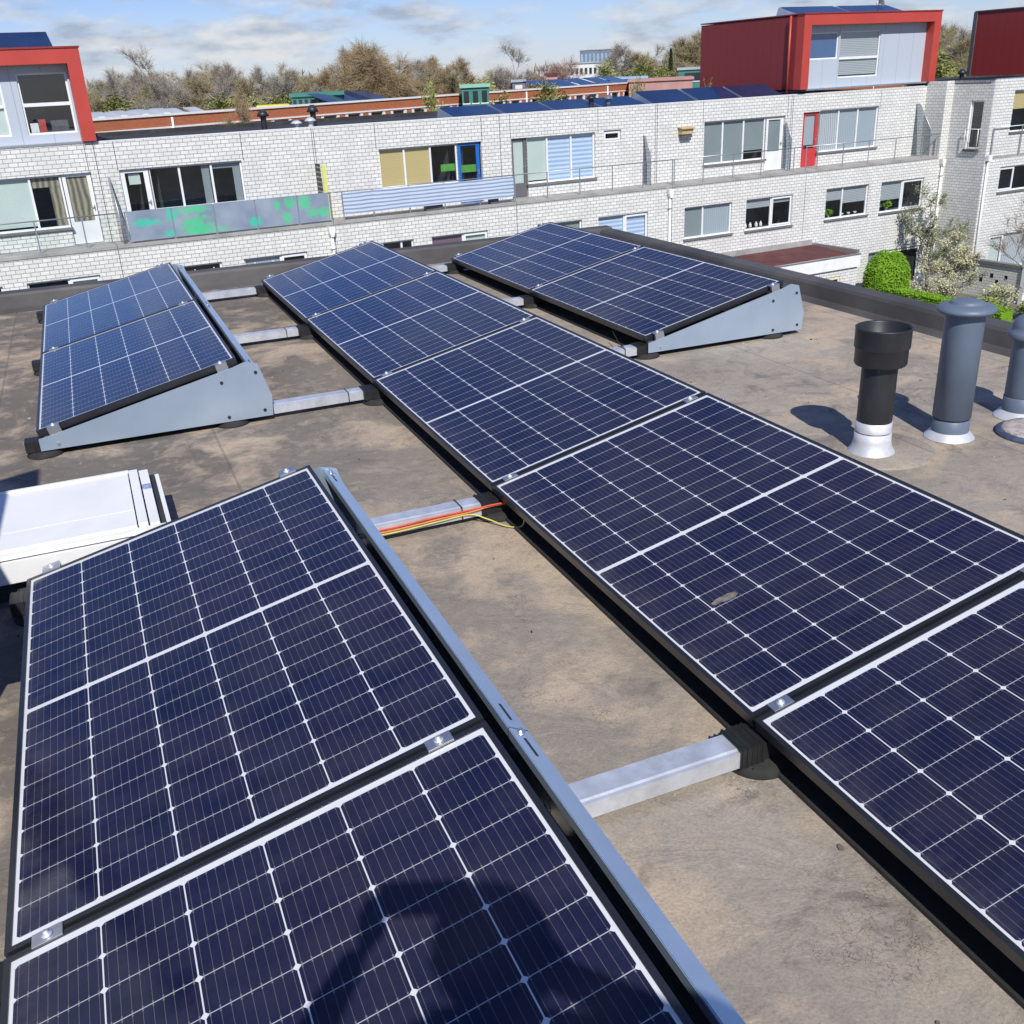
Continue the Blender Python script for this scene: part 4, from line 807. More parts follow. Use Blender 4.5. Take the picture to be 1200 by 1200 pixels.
# railings
def graff(root, off):
    xs = [4.16, 5.56, 6.90, 8.26, 9.70, 10.82]
    for a, c in zip(xs, xs[1:]):
        b = MB(off); b.box((a+0.02, 0.02, SLAB+0.06), (c-0.02, 0.032, -1.74), 'graffiti'); b.build('frosted_panel', root)
railing(-3.5, 3.86, [-2.9, -1.4, 0.1, 1.5, 2.86], 'thin steel railing with clear panels on the left terrace below the red-framed roof box')
railing(4.12, 10.92, [4.14, 5.56, 6.90, 8.26, 9.70, 10.88], 'railing with frosted panels sprayed with green paint', extra=graff, glass=False)
def stripes(root, off):
    xs = [11.30, 12.40, 13.78, 15.15, 16.57, 17.96]; rn_ = random.Random(2)
    for a, c in zip(xs, xs[1:]):
        b = MB(off); n = 8
        for k in range(n):
            xa, xb = a+(c-a)*k/n, a+(c-a)*(k+1)/n
            ya, yb_ = -0.02-0.03*math.sin(math.pi*k/n)*1, -0.02-0.03*math.sin(math.pi*(k+1)/n)
            b.face([(xa, ya, -2.52), (xb, yb_, -2.52), (xb, yb_, -1.80), (xa, ya, -1.80)], 'stripefab', smooth=True)
        b.build('striped_cloth', root)
railing(11.02, 18.0, [11.30, 12.40, 13.78, 15.15, 16.57, 17.96], 'railing hung with blue and white striped cloth', extra=stripes, glass=False)
railing(18.02, 25.28, [18.04, 19.44, 20.88, 22.37, 23.81, 25.25], 'bare steel railing in front of the blue striped blinds', glass=False)
railing(25.32, 32.2, [25.34, 26.8, 28.35, 29.85, 31.65], 'steel railing in front of the grey screened windows', glass=False)
railing(32.3, 40.45, [32.35, 33.0, 34.49, 36.02, 37.67, 39.40, 40.4], 'steel railing in front of the red door', glass=False)
screen(3.98, 'smoked glass screen with a sloping top between the leftmost terrace and the sprayed one', dep=1.0)
root = screen(10.80, 'dark lattice screen with a lime yellow edge behind the sprayed balcony panels', 'lattice', -0.85, -0.85, False)
b = MB((10.80, 0.5, SLAB)); b.box((10.70, 0.04, SLAB+0.05), (10.83, 0.078, -0.85), 'lime'); b.build('edge_board', root)
screen(24.55, 'tall narrow smoked screen on the terrace right of the small tilted window', 'railglass', -0.85, -1.45)
screen(31.95, 'smoked screen just left of the red terrace door', 'railglass', -0.80, -1.40)
screen(39.9, 'dark glass screen at the right end of the long terrace', 'railglass', -0.45, -1.55, True, 1.0)
for s, lab in ((10.74, 'white drainpipe below the end of the sprayed balcony panels'), (25.06, 'white drainpipe in the middle of the white facade'), (40.72, 'white drainpipe at the corner with the dark side wall')): downpipe(s, lab)
# small boxes under the striped cloth
for i, (s, w2, lab) in enumerate(((14.75, 0.32, 'dark grey planter box on the terrace below the striped cloth'), (17.2, 0.16, 'small dark box on the terrace beside the grey door'))):
    b = MB((s, 0.15, SLAB)); b.box((s-w2, 0.08, SLAB+0.001), (s+w2, 0.34, SLAB+0.22), 'darkslab'); b.box((s-w2-0.015, 0.07, SLAB+0.20), (s+w2+0.015, 0.35, SLAB+0.235), 'darkslab'); o = b.build('planter_box'); o.location = FW(s, 0.15, SLAB); o.rotation_euler = (0, 0, ANG); tag(o, lab, 'box')

# red-framed roof boxes
def roof_box(house_root, off, s0, s1, z0, z1, y0, depth, fw, ft_, wins, clad='greyclad', side='shadedred'):
    yi = y0+0.45
    b = MB(off)
    b.box((s0, y0, z0), (s0+fw, yi, z1), 'red'); b.box((s1-fw, y0, z0), (s1, yi, z1), 'red'); b.box((s0+fw, y0, z1-ft_), (s1-fw, yi, z1), 'red', skip='-x+x'); bo = b.build('roof_box', house_root)
    b = MB(off); y2 = y0+depth
    b.face([(s0, y2, z0), (s0, yi, z0), (s0, yi, z1-0.04), (s0, y2, z1-0.04)], side); b.face([(s1, yi, z0), (s1, y2, z0), (s1, y2, z1-0.04), (s1, yi, z1-0.04)], side)
    b.face([(s1, y2, z0), (s0, y2, z0), (s0, y2, z1-0.04), (s1, y2, z1-0.04)], side); b.face([(s0, yi, z1-0.04), (s1, yi, z1-0.04), (s1, y2, z1-0.04), (s0, y2, z1-0.04)], 'bitumen')
    b.build('side_cladding', bo)
    b = MB(off); b.box((s0-0.03, y0-0.03, z1+0.001), (s1+0.03, y2+0.03, z1+0.05), 'shadedred'); b.build('roof_edge', bo)
    holes = [w_[:4] for w_ in wins]
    b = MB(off); wall_holes(b, s0+fw, s1-fw, z0, z1-ft_, holes, yi-0.02, clad, 0.10); b.build('grey_cladding', bo)
    b = MB(off)
    for (a, c, d, e) in holes: b.box((a-0.1, yi+0.12, d-0.1), (c+0.1, yi+1.4, e+0.1), 'room', skip='-y')
    b.build('room_interior', bo)
    for (a, c, d, e, panes) in wins: add_window(house_root, off, yi-0.06, a, c, d, e, panes, sill=False)
    b = MB(off); b.box((s0+fw, y0+0.1, z0-0.06), (s1-fw, yi-0.03, z0-0.001), 'rail'); b.build('ledge', bo)
roof_box(h0, (0.06, 0, GZ), -3.5, 3.86, 0.36, 3.0, UY-0.12, 7.5, 0.40, 0.42, [(-1.0, 1.52, 0.62, 2.30, [(-1.0, 1.52, 'bl_white', 'transom:1.47')]), (1.98, 3.40, 0.62, 2.36, [(1.98, 3.40, 'dark', 'transom:1.47')])])
b = MB((0.06, 0, GZ)); b.box((2.35, UY+0.5, 0.68), (2.55, UY+0.6, 1.05), 'red'); b.box((2.1, UY+0.5, 0.68), (2.33, UY+0.7, 0.95), 'white'); b.box((2.7, UY+0.55, 0.68), (3.2, UY+0.6, 1.0), 'darkslab'); b.build('window_clutter', h0)
OH5 = (36.45, 0, GZ)
roof_box(h5, OH5, 32.62, 40.80, 0.50, 3.42, UY-0.12, 7.0, 0.42, 0.42, [(33.12, 35.05, 1.66, 2.72, [(33.12, 35.05, 'bl_blue|0.98')]), (35.14, 37.56, 0.87, 2.74, [(35.14, 37.56, 'bl_slat|0.97', 'transom:1.66')])])
b = MB(OH5); b.tube([(32.52, UY+0.62, 0.32), (32.52, UY+0.62, 3.40)], 0.05, 'red', 8); b.build('drainpipe', h5)
# H6 --- projecting house on the right
BY = -2.15
h6 = thing('row_house', 'projecting white brick house at the right with a red roof box shaded maroon', 'house', FW(46, 0, GZ), ANG, 'white brick row houses'); off = (46, 0, GZ)
b = MB(off)
wall_holes(b, 41.0, 52, SLAB, TOP+0.2, [(42.40, 45.0, -1.75, 0.0)], BY, 'brick')
wall_holes(b, 41.0, 52, GZ, SLAB, [(42.15, 45.5, -4.35, -3.25), (42.15, 46, -8.0, -6.32)], BY, 'brick')
# side wall facing left with a slim window, drawn in its own plane
def side_face(y0_, y1_, z0_, z1_): b.face([(41.0, y1_, z0_), (41.0, y0_, z0_), (41.0, y0_, z1_), (41.0, y1_, z1_)], 'brick')
SW = (-1.72, -1.02, -2.42, -0.35)
side_face(BY, SW[0], GZ, TOP+0.2); side_face(SW[1], 0.0, GZ, TOP+0.2); side_face(SW[0], SW[1], GZ, SW[2]); side_face(SW[0], SW[1], SW[3], TOP+0.2)
b.face([(41.0, BY, TOP+0.2), (52, BY, TOP+0.2), (52, BY+0.2, TOP+0.2), (41.0, BY+0.2, TOP+0.2)], 'brick'); b.face([(52, BY, GZ), (52, 9, GZ), (52, 9, TOP), (52, BY, TOP)], 'brick')
b.build('wall', h6)
b = MB(off); b.box((41.08, SW[0]-0.0, SW[2]), (41.12, SW[1], SW[2]+0.07), 'whiteframe'); b.box((41.08, SW[0], SW[3]-0.07), (41.12, SW[1], SW[3]), 'whiteframe'); b.box((41.08, SW[0], SW[2]+0.07), (41.12, SW[0]+0.08, SW[3]-0.07), 'whiteframe'); b.box((41.08, SW[1]-0.08, SW[2]+0.07), (41.12, SW[1], SW[3]-0.07), 'whiteframe')
b.box((41.0, SW[0]-0.002, SW[2]), (41.14, SW[0], SW[3]), 'whiteframe'); b.box((41.0, SW[1], SW[2]), (41.14, SW[1]+0.002, SW[3]), 'whiteframe')
wo = b.build('window', h6); wo['label'] = 'tall slim window in the side wall'
b = MB(off); b.face([(41.1, SW[1], SW[2]), (41.1, SW[0], SW[2]), (41.1, SW[0], SW[3]), (41.1, SW[1], SW[3])], 'glass'); b.build('pane', wo)
b = MB(off); b.box((41.14, SW[0]-0.1, SW[2]-0.1), (42.3, SW[1]+0.1, SW[3]+0.1), 'room', skip='-x'); b.build('room_interior', h6)
b = MB(off); b.box((40.90, SW[0]-0.08, SW[2]-0.10), (41.0, SW[1]+0.08, SW[2]-0.001), 'sill'); b.build('sill', wo)
b = MB(off)
for z in (-2.35, -1.55): b.tube([(41.0, SW[0]+0.0, z), (40.86, SW[0], z), (40.86, SW[1], z), (41.0, SW[1], z)], 0.018, 'white', 6)
for y in (SW[0], SW[1]): b.tube([(40.86, y, -2.35), (40.86, y, -1.55)], 0.018, 'white', 6)
b.build('guard_rail', h6)
b = MB(off); b.box((42.30, BY+0.20, -1.9), (45.1, BY+1.5, 0.1), 'room', skip='-y'); b.box((42.0, BY+0.2, -4.5), (45.6, BY+1.5, -3.1), 'room', skip='-y'); b.box((42.0, BY+0.2, -8.2), (46.2, BY+1.5, -6.2), 'room', skip='-y'); b.build('room_interior', h6)
add_window(h6, off, BY, 42.40, 45.0, -1.75, 0.0, [(42.40, 45.0, 'bl_yellow|0.45')]); add_window(h6, off, BY, 42.15, 45.5, -4.35, -3.25, [(42.15, 43.2, 'dark', 'sash'), (43.2, 45.5, 'dark')])
add_window(h6, off, BY, 42.15, 46, -8.0, -6.32, [(42.15, 43.15, 'bl_white', 'sash'), (43.15, 46, 'bl_curtain')])
b = MB(off); b.box((41.0, BY-0.02, SLAB-0.10), (52, BY+0.0, SLAB+0.0), 'concrete', skip='+y'); b.build('slab_edge', h6)
b = MB(off); b.box((40.99, BY+0.2, TOP+0.05), (52, 9, TOP+0.08), 'bitumen'); b.box((40.97, BY+0.0, TOP+0.201), (52, BY+0.25, TOP+0.23), 'rail'); b.box((40.96, BY, TOP+0.201), (41.1, 0.9, TOP+0.229), 'bitumen'); b.build('roof', h6)
root = thing('balcony_railing', 'short steel railing at the right edge of the photo on the projecting house', 'railing', FW(46, BY, SLAB), ANG, 'terrace railings of the white row houses')
b = MB((46, BY, SLAB)); b.tube([(41.25, BY-0.08, -1.5), (51, BY-0.08, -1.5)], 0.022, 'rail', 6); b.build('top_rail', root)
for s in (41.25, 43.15, 45, 47, 49, 51):
    b = MB((46, BY, SLAB)); b.box((s-0.02, BY-0.1, SLAB), (s+0.02, BY-0.06, -1.52), 'rail'); b.build('post', root)
bx = MB(off); s0_, y0_, y1_, z0_, z1_ = 45.2, -1.9, 2.75, 0.56, 3.42
bx.face([(s0_, y1_, z0_), (s0_, y0_, z0_), (s0_, y0_, z1_), (s0_, y1_, z1_)], 'shadedred'); bx.face([(s0_, y0_, z0_), (52, y0_, z0_), (52, y0_, z1_), (s0_, y0_, z1_)], 'red'); bx.face([(s0_, y0_, z1_), (52, y0_, z1_), (52, y1_, z1_), (s0_, y1_, z1_)], 'bitumen'); bx.face([(52, y1_, z0_), (s0_, y1_, z0_), (s0_, y1_, z1_), (52, y1_, z1_)], 'shadedred')
bo = bx.build('roof_box', h6); bo['label'] = 'red roof box with its shaded side painted maroon'
bx = MB(off); bx.box((s0_-0.05, y0_, z1_+0.001), (52, y1_+0.05, z1_+0.05), 'darkslab'); bx.box((s0_-0.06, y1_-0.1, z0_), (s0_-0.001, y1_+0.1, z1_), 'darkslab'); bx.build('roof_edge', bo)
root = thing('downpipe', 'white drainpipe on the right corner of the dark side wall', 'drainpipe', FW(41.15, BY-0.1, GZ), ANG, 'drainpipes on the white row houses')
b = MB((41.15, BY-0.1, GZ)); b.tube([(41.15, BY-0.08, -2.9), (41.15, BY-0.08, GZ)], 0.05, 'white', 10); b.build('pipe', root)
b = MB((41.15, BY-0.1, GZ)); b.box((41.03, BY-0.18, -2.9), (41.27, BY-0.001, -2.65), 'white'); b.build('hopper', root)

# roof things of the white row
def low_panel_row(sa, sb, y0, n, z, lab, grp, rise=0.42, mt='farpanel'):
    step = (sb-sa)/n
    for i in range(n):
        a = sa+i*step; root = thing('solar_panel', lab % ['first', 'second', 'third', 'fourth', 'fifth', 'sixth', 'seventh', 'eighth', 'ninth', 'tenth'][i], 'solar panel', FW(a+step/2, y0+1, z), ANG, grp); off = (a+step/2, y0+1, z)
        b = MB(off); e_ = a+step*0.93
        b.face([(a, y0, z+0.06), (e_, y0, z+0.06), (e_, y0+1.3, z+0.06+rise), (a, y0+1.3, z+0.06+rise)], mt); b.face([(a, y0+1.3, z+0.02+rise), (e_, y0+1.3, z+0.02+rise), (e_, y0, z+0.02), (a, y0, z+0.02)], 'frame'); b.build('cell_sheet', root)
        for x_ in (a-0.01, e_+0.01):
            b = MB(off); b.prism([(y0-0.02, z), (y0+1.5, z), (y0+1.32, z+0.05+rise), (y0-0.02, z+0.05)], 'x', x_-0.008, x_+0.008, 'magnelis'); b.build('side_plate', root)
low_panel_row(16.4, 25.1, UY+0.45, 4, TOP-0.02, 'blue panel on the white roof edge above the striped blinds, %s from the left', 'blue panels along the white roof edge', 0.30)
low_panel_row(25.3, 32.3, UY+0.45, 3, TOP-0.02, 'blue panel on the roof just left of the red box, %s from the left', 'panels on the roof left of the red box', 0.45)
low_panel_row(33.5, 40.2, UY+1.2, 2, 3.42, 'blue panel on top of the large red box, %s from the left', 'panels on the red roof box', 0.38)
low_panel_row(1.3, 3.4, UY+1.0, 1, 3.03, 'tilted grey panel on top of the left red-framed box, %s seen', 'panels on the left roof box', 0.48)
for i, (s, y, h, m, lab) in enumerate(((9.5, 2.2, 0.75, 'pvcblack', 'dark conical cowl on the white roof, left of the pair'), (10.5, 1.7, 0.35, 'lead', 'small white mushroom vent on the white roof edge'), (11.4, 2.6, 0.8, 'pvcblack', 'tall dark cowl on the white roof, right of the pair'), (11.0, 1.7, 0.42, 'lead', 'second small white mushroom vent on the white roof edge'), (23.4, 1.9, 0.55, 'pvcgrey', 'grey vent among the blue panels'), (22.6, 1.9, 0.6, 'pvcblack', 'black vent among the blue panels'), (42.6, 1.0, 0.75, 'pvcblack', 'black cowl between the two red roof boxes'))):
    root = thing('roof_cowl', lab, 'roof vent', FW(s, y, TOP-0.1), ANG, 'vents on the white row roofs')
    b = MB(); b.lathe([(0.10, 0), (0.10, h*0.7)], (0, 0, 0), m, 14); b.build('pipe', root)
    b = MB(); b.lathe([(0.10, h*0.68), (0.22, h*0.72), (0.16, h*0.86), (0.08, h), (0, h)], (0, 0, 0), m, 14); b.build('hat', root)
root = thing('satellite_dish', 'small satellite dish on top of the large red roof box', 'satellite dish', FW(38.9, 3.0, 3.45), ANG)
b = MB(); b.tube([(0, 0, 0), (0, 0, 0.55)], 0.025, 'rail', 6); b.build('mast', root)
b = MB(); b.lathe([(0.30, 0.06), (0.22, 0.02), (0, 0)], (0, 0, 0), 'darkslab', 18); o = b.build('dish', root); o.location = (0, -0.05, 0.55); o.rotation_euler = (R(65), 0, R(20))
b = MB(); b.tube([(0, -0.06, 0.5), (0, -0.35, 0.72)], 0.012, 'rail', 5); b.build('arm', root)
root = thing('aerial', 'thin television aerial on top of the large red roof box', 'aerial', FW(40.3, 4.5, 3.45), ANG)
b = MB(); b.tube([(0, 0, 0), (0, 0, 0.9)], 0.02, 'rail', 6); b.tube([(-0.5, 0, 0.8), (0.6, 0, 0.8)], 0.012, 'rail', 5)
for k in range(6): b.tube([(-0.45+0.2*k, -0.18, 0.8), (-0.45+0.2*k, 0.18, 0.8)], 0.008, 'rail', 4)
b.build('aerial_rods', root)

# ground floor extension, garden wall, hedge, plants
ext = thing('extension', 'single-storey extension with a red-brown flat roof and cream framed window', 'extension', FW(31, -1.4, GZ), ANG); off = (31, -1.4, GZ)
b = MB(off); wall_holes(b, 26.5, 33.05, GZ, -6.35, [(29.6, 32.1, -8.2, -6.85)], -2.75, 'brick'); b.face([(33.05, -2.75, GZ), (33.05, 0.0, GZ), (33.05, 0, -5.98), (33.05, -2.75, -6.25)], 'brick'); b.face([(26.5, 0, GZ), (26.5, -2.75, GZ), (26.5, -2.75, -6.25), (26.5, 0, -5.98)], 'brick'); b.build('wall', ext)
b = MB(off); b.box((26.45, -2.85, -6.55), (33.10, -2.751, -6.05), 'white'); b.build('fascia', ext)
b = MB(off); b.face([(26.5, -2.75, -6.1), (33.05, -2.75, -6.1), (33.05, -0.01, -5.95), (26.5, -0.01, -5.95)], 'roofred'); b.build('roof', ext)
b = MB(off); b.box((26.4, -2.87, -6.049), (33.12, -2.74, -6.0), 'alu'); b.box((32.98, -2.74, -6.08), (33.12, -0.01, -5.86), 'alu'); b.box((26.5, -0.06, -5.95), (32.97, -0.005, -5.72), 'concrete'); b.build('edge_trim', ext)
b = MB(off); b.box((29.5, -2.60, -8.3), (32.2, -1.2, -6.8), 'room', skip='-y'); b.build('room_interior', ext)
add_window(ext, off, -2.80, 29.6, 32.1, -8.2, -6.85, [(29.6, 30.4, 'dark'), (30.4, 32.1, 'dark', 'sash')], frame='cream', sill=False)
root = thing('garden_door', 'yellow-green translucent door beside the round hedge', 'door', FW(34, 0, GZ), ANG); off2 = (34, 0, GZ)
b = MB(off2); b.box((33.3, -0.07, GZ), (33.42, -0.0, -6.8), 'greydoor'); b.box((34.5, -0.07, GZ), (34.75, -0.0, -6.8), 'greydoor'); b.box((33.42, -0.05, GZ+0.1), (34.5, -0.02, -6.85), 'cream'); b.build('leaf', root)
gw = thing('garden_wall', 'white brick garden wall with small square holes running out from the dark side wall', 'wall', FW(41, -3.6, GZ), ANG); offg = (41, -3.6, GZ)
b = MB(offg); holes = [(-4.3, -4.13, -7.95, -7.75), (-3.85, -3.68, -8.2, -8.0), (-3.55, -3.38, -7.95, -7.75), (-3.0, -2.83, -8.2, -8.0), (-2.6, -2.43, -7.9, -7.7), (-4.15, -3.98, -8.45, -8.25)]
ys = sorted({-5.0, 0.0} | {h[0] for h in holes} | {h[1] for h in holes}); zs = sorted({GZ, -7.36} | {h[2] for h in holes} | {h[3] for h in holes})
for xx, fl in ((40.9, 1), (41.12, -1)):
    for i in range(len(ys)-1):
        for k in range(len(zs)-1):
            cy, cz = (ys[i]+ys[i+1])/2, (zs[k]+zs[k+1])/2
            if any(h[0] < cy < h[1] and h[2] < cz < h[3] for h in holes):
                if fl == 1: b.face([(41.0, ys[i+1], zs[k]), (41.0, ys[i], zs[k]), (41.0, ys[i], zs[k+1]), (41.0, ys[i+1], zs[k+1])], 'darkslab')
                continue
            q = [(xx, ys[i+1], zs[k]), (xx, ys[i], zs[k]), (xx, ys[i], zs[k+1]), (xx, ys[i+1], zs[k+1])]
            b.face(q if fl == 1 else q[::-1], 'brick')
b.face([(40.9, -5.0, GZ), (41.12, -5.0, GZ), (41.12, -5.0, -7.36), (40.9, -5.0, -7.36)], 'brick'); b.build('wall', gw)
b = MB(offg); b.box((40.84, -5.06, -7.36), (41.18, 0.0, -7.22), 'sill'); b.build('coping', gw)
b = MB(offg); b.box((40.80, -5.25, GZ), (41.2, -5.06, -7.15), 'white'); b.build('end_post', gw)
rnd = random.Random(5)
def leafy(name, lab, cat, loc, crown, trunk=None, grp=None, tm='bark', cname='crown'):
    root = thing(name, lab, cat, loc, 0, grp)
    b = MB(); crown(b); b.build(cname, root, merge=False)
    if trunk: b = MB(); trunk(b); b.build('trunk', root)
    return root
def dome(b):     # clipped box dome: dense shell
    for _ in range(5200):
        t = rnd.uniform(0, 2*math.pi); h = rnd.random(); z = h*2.1; r = 0.98*math.sqrt(max(0.02, 1-max(0, (h-0.42)/0.60)**2))*(1+0.03*math.sin(3*t))
        p = Vector((r*math.cos(t), r*math.sin(t), z))*rnd.uniform(.94, 1.02); a = Vector((rnd.gauss(0, 1), rnd.gauss(0, 1), rnd.gauss(0, 1))).normalized(); q = a.orthogonal().normalized(); s = rnd.uniform(.03, .06)
        b.face([p-a*s, p+q*s*.6, p+a*s, p-q*s*.6], 'boxleaf')
    b.lathe([(0.93, 0), (0.93, 0.9), (0.86, 1.3), (0.66, 1.7), (0.35, 1.95), (0, 2.03)], (0, 0, 0), 'boxleaf', 20)
leafy('clipped_hedge', 'bright green clipped dome-shaped bush by the garden window', 'bush', FW(35.55, -2.2, GZ+0.55), dome, lambda b: b.tube([(0, 0, -0.6), (0, 0, 0.3)], 0.06, 'bark'), cname='leaves')
def lowh(b):
    L = 6.2
    b.box((-0.32, -L, 0), (0.32, 0, 0.78), 'boxleaf')
    for _ in range(6500):
        y = -rnd.random()*L; k = rnd.random()
        if k < 0.5: p = Vector((rnd.uniform(-.36, .36), y, 0.80+rnd.uniform(-.03, .05)))
        else: p = Vector((rnd.choice((-1, 1))*(0.34+rnd.uniform(-.03, .03)), y, rnd.uniform(0, .8)))
        a = Vector((rnd.gauss(0, 1), rnd.gauss(0, 1), rnd.gauss(0, 1))).normalized(); q = a.orthogonal().normalized(); s = rnd.uniform(.03, .06)
        b.face([p-a*s, p+q*s*.6, p+a*s, p-q*s*.6], 'boxleaf')
o = leafy('low_hedge', 'low bright green clipped hedge running from the dome-shaped bush', 'hedge', FW(35.1, -2.6, GZ+0.35), lowh, cname='leaves'); o.rotation_euler = (0, 0, ANG)

# recursive branching trees -----------------------------------------------------------
def grow(h, spread, levels, seed, twm, barkm, trunk_r, nbr=(3, 5), twig=0.5, tw_n=5, tw_w=0.018, droop=0.0, leaf=None, leaf_n=0, leaf_s=0.05, lowest=0.25, upright=0.6):
    rn = random.Random(seed); tb, cb = MB(), MB()
    def seg(bm, p, q, r0, r1, m, n=4):
        d = (q-p).normalized(); a = d.orthogonal().normalized(); c = d.cross(a)
        A = [p+(a*math.cos(2*math.pi*k/n)+c*math.sin(2*math.pi*k/n))*r0 for k in range(n)]; B = [q+(a*math.cos(2*math.pi*k/n)+c*math.sin(2*math.pi*k/n))*r1 for k in range(n)]
        for k in range(n): bm.face([A[k], A[(k+1) % n], B[(k+1) % n], B[k]], m, uv=[(0, 0)]*4)
    def ribbon(p, q, w):
        d = (q-p); a = d.cross(Vector((rn.gauss(0, 1), rn.gauss(0, 1), rn.gauss(0, 1)))).normalized()*w
        cb.face([p-a, p+a, q+a*0.3, q-a*0.3], twm, uv=[(0, 0)]*4)
    def twigs(p, d, L):
        for _ in range(tw_n):
            v = (d+Vector((rn.gauss(0, .55), rn.gauss(0, .55), rn.gauss(0, .45)-droop))).normalized()*L*rn.uniform(.5, 1.2); q = p+v; ribbon(p, q, tw_w)
            if rn.random() < 0.8:
                m_ = p.lerp(q, rn.uniform(.3, .8)); ribbon(m_, m_+(v.normalized()+Vector((rn.gauss(0, .7), rn.gauss(0, .7), rn.gauss(0, .5)-droop)))*L*.4, tw_w*.8)
            for _k in range(leaf_n):
                c = p.lerp(q, rn.uniform(.3, 1.1))+Vector((rn.gauss(0, .3), rn.gauss(0, .3), rn.gauss(0, .3)))*L*.4; a = Vector((rn.gauss(0, 1), rn.gauss(0, 1), rn.gauss(0, 1))).normalized(); e = a.orthogonal().normalized(); s = leaf_s*rn.uniform(.6, 1.3)
                cb.face([c-a*s, c+e*s*.6, c+a*s, c-e*s*.6], leaf, uv=[(0, 0)]*4)
    def branch(p, d, L, r, lv):
        n = 3; pts = [p]; dd = d.copy()
        for k in range(n):
            dd = (dd+Vector((rn.gauss(0, .14), rn.gauss(0, .14), rn.gauss(0, .08)+(.06 if lv < 2 else -droop*.3)))).normalized(); pts.append(pts[-1]+dd*L/n)
        for k in range(n): seg(tb if lv < 2 else cb, pts[k], pts[k+1], r*(1-.22*k), r*(1-.22*(k+1)), barkm if lv < 2 else twm, 5 if lv == 0 else 3)
        if lv >= levels:
            for q in pts[1:]: twigs(q, dd, twig)
            return
        for k in range(rn.randint(*nbr)+(2 if lv == 0 else 0)):
            t = rn.uniform(lowest if lv == 0 else .25, 1)*n; i = min(int(t), n-1); q = pts[i].lerp(pts[i+1], t-i)
            az = rn.uniform(0, 2*math.pi); sp_ = spread*rn.uniform(.7, 1.2); v = (dd*upright+Vector((math.cos(az)*sp_, math.sin(az)*sp_, rn.uniform(0, .3)))).normalized()
            branch(q, v, L*rn.uniform(.42, .66)*(1.05-.35*(t/n) if lv == 0 else 1), r*.5, lv+1)
        branch(pts[-1], dd, L*.45, r*.45, lv+1)
    branch(Vector((0, 0, 0)), Vector((0, 0, 1)), h*.72, trunk_r, 0)
    return tb.build('trunk', mesh_only=True, merge=False), cb.build('crown', mesh_only=True, merge=False)
def tree_from(meshes, name, lab, cat, loc, scale=1, rz=0, grp=None):
    root = thing(name, lab, cat, loc, rz, grp)
    s = scale if isinstance(scale, tuple) else (scale,)*3; root.scale = s
    for n_, me in zip(('trunk', 'crown'), meshes):
        o = bpy.data.objects.new(n_, me); COL.objects.link(o); o.parent = root
    return root
# garden trees near the white row
t_bud = grow(4.6, .75, 3, 21, 'twig_grey', 'bark', .07, (3, 3), .42, 3, .010, leaf='budleaf', leaf_n=4, leaf_s=.055, lowest=.3)
tree_from(t_bud, 'small_tree', 'dark budding small tree in front of the corner with the dark side wall', 'tree', FW(39.0, -1.5, GZ), .88)
t_blo = grow(3.3, 1.1, 3, 8, 'twig_grey', 'birchbark', .07, (4, 5), .36, 4, .010, leaf='blossom', leaf_n=3, leaf_s=.048, lowest=.15, upright=.5)
tree_from(t_blo, 'blossom_shrub', 'pale yellow-white blossoming shrub over the low hedge', 'shrub', FW(37.2, -4.6, GZ), (.85, .85, .85))
t_bare = grow(4.2, .7, 3, 31, 'twig_grey', 'birchbark', .06, (3, 4), .5, 3, .010, lowest=.2)
tree_from(t_bare, 'bare_tree', 'bare thin garden tree in front of the holed garden wall at the right edge', 'tree', FW(38.1, -7.6, GZ), 1.0, 1.0)
def shrub(r, n, m, sq=.7):
    def f(b): leafball(b, (0, 0, r*.7), r, n, .07, m, rnd, sq, .3)
    return f
for i, (s, y, r, m, lab) in enumerate(((37.3, -6.2, .75, 'shrubleaf', 'yellow-green shrub at the foot of the blossoming shrub'), (38.8, -7.2, .6, 'shrubleaf', 'small yellow-green shrub left of the bare garden tree'), (36.2, -9.6, .9, 'shrubleaf', 'spreading yellow-green shrub at the right edge behind the parapet'), (39.6, -5.0, .8, 'blossom', 'pale flowering shrub in front of the holed garden wall'), (37.3, -8.9, .75, 'conifer', 'dark evergreen shrub behind the vent pipes at the right edge'), (35.3, -8.2, .6, 'shrubleaf', 'low green shrub behind the parapet left of the blue-grey vent hat'))):
    leafy('shrub', lab, 'shrub', FW(s, y, GZ), shrub(r, 1100, m), grp='garden shrubs', cname='leaves')

# ------------------------------------------------------------------ background, placed by bearing and distance from the camera
HC = 1161.2/math.cos(PITCH)
def bearing(px):
    d = fw + r2*((px-600)/1161.2) + u2*((600-(89+(600-px)*.0495))/1161.2); return math.atan2(d.x, d.y)
def place(px, dist, z=GZ):
    a = bearing(px); return Vector((CAM.x+math.sin(a)*dist, CAM.y+math.cos(a)*dist, z))
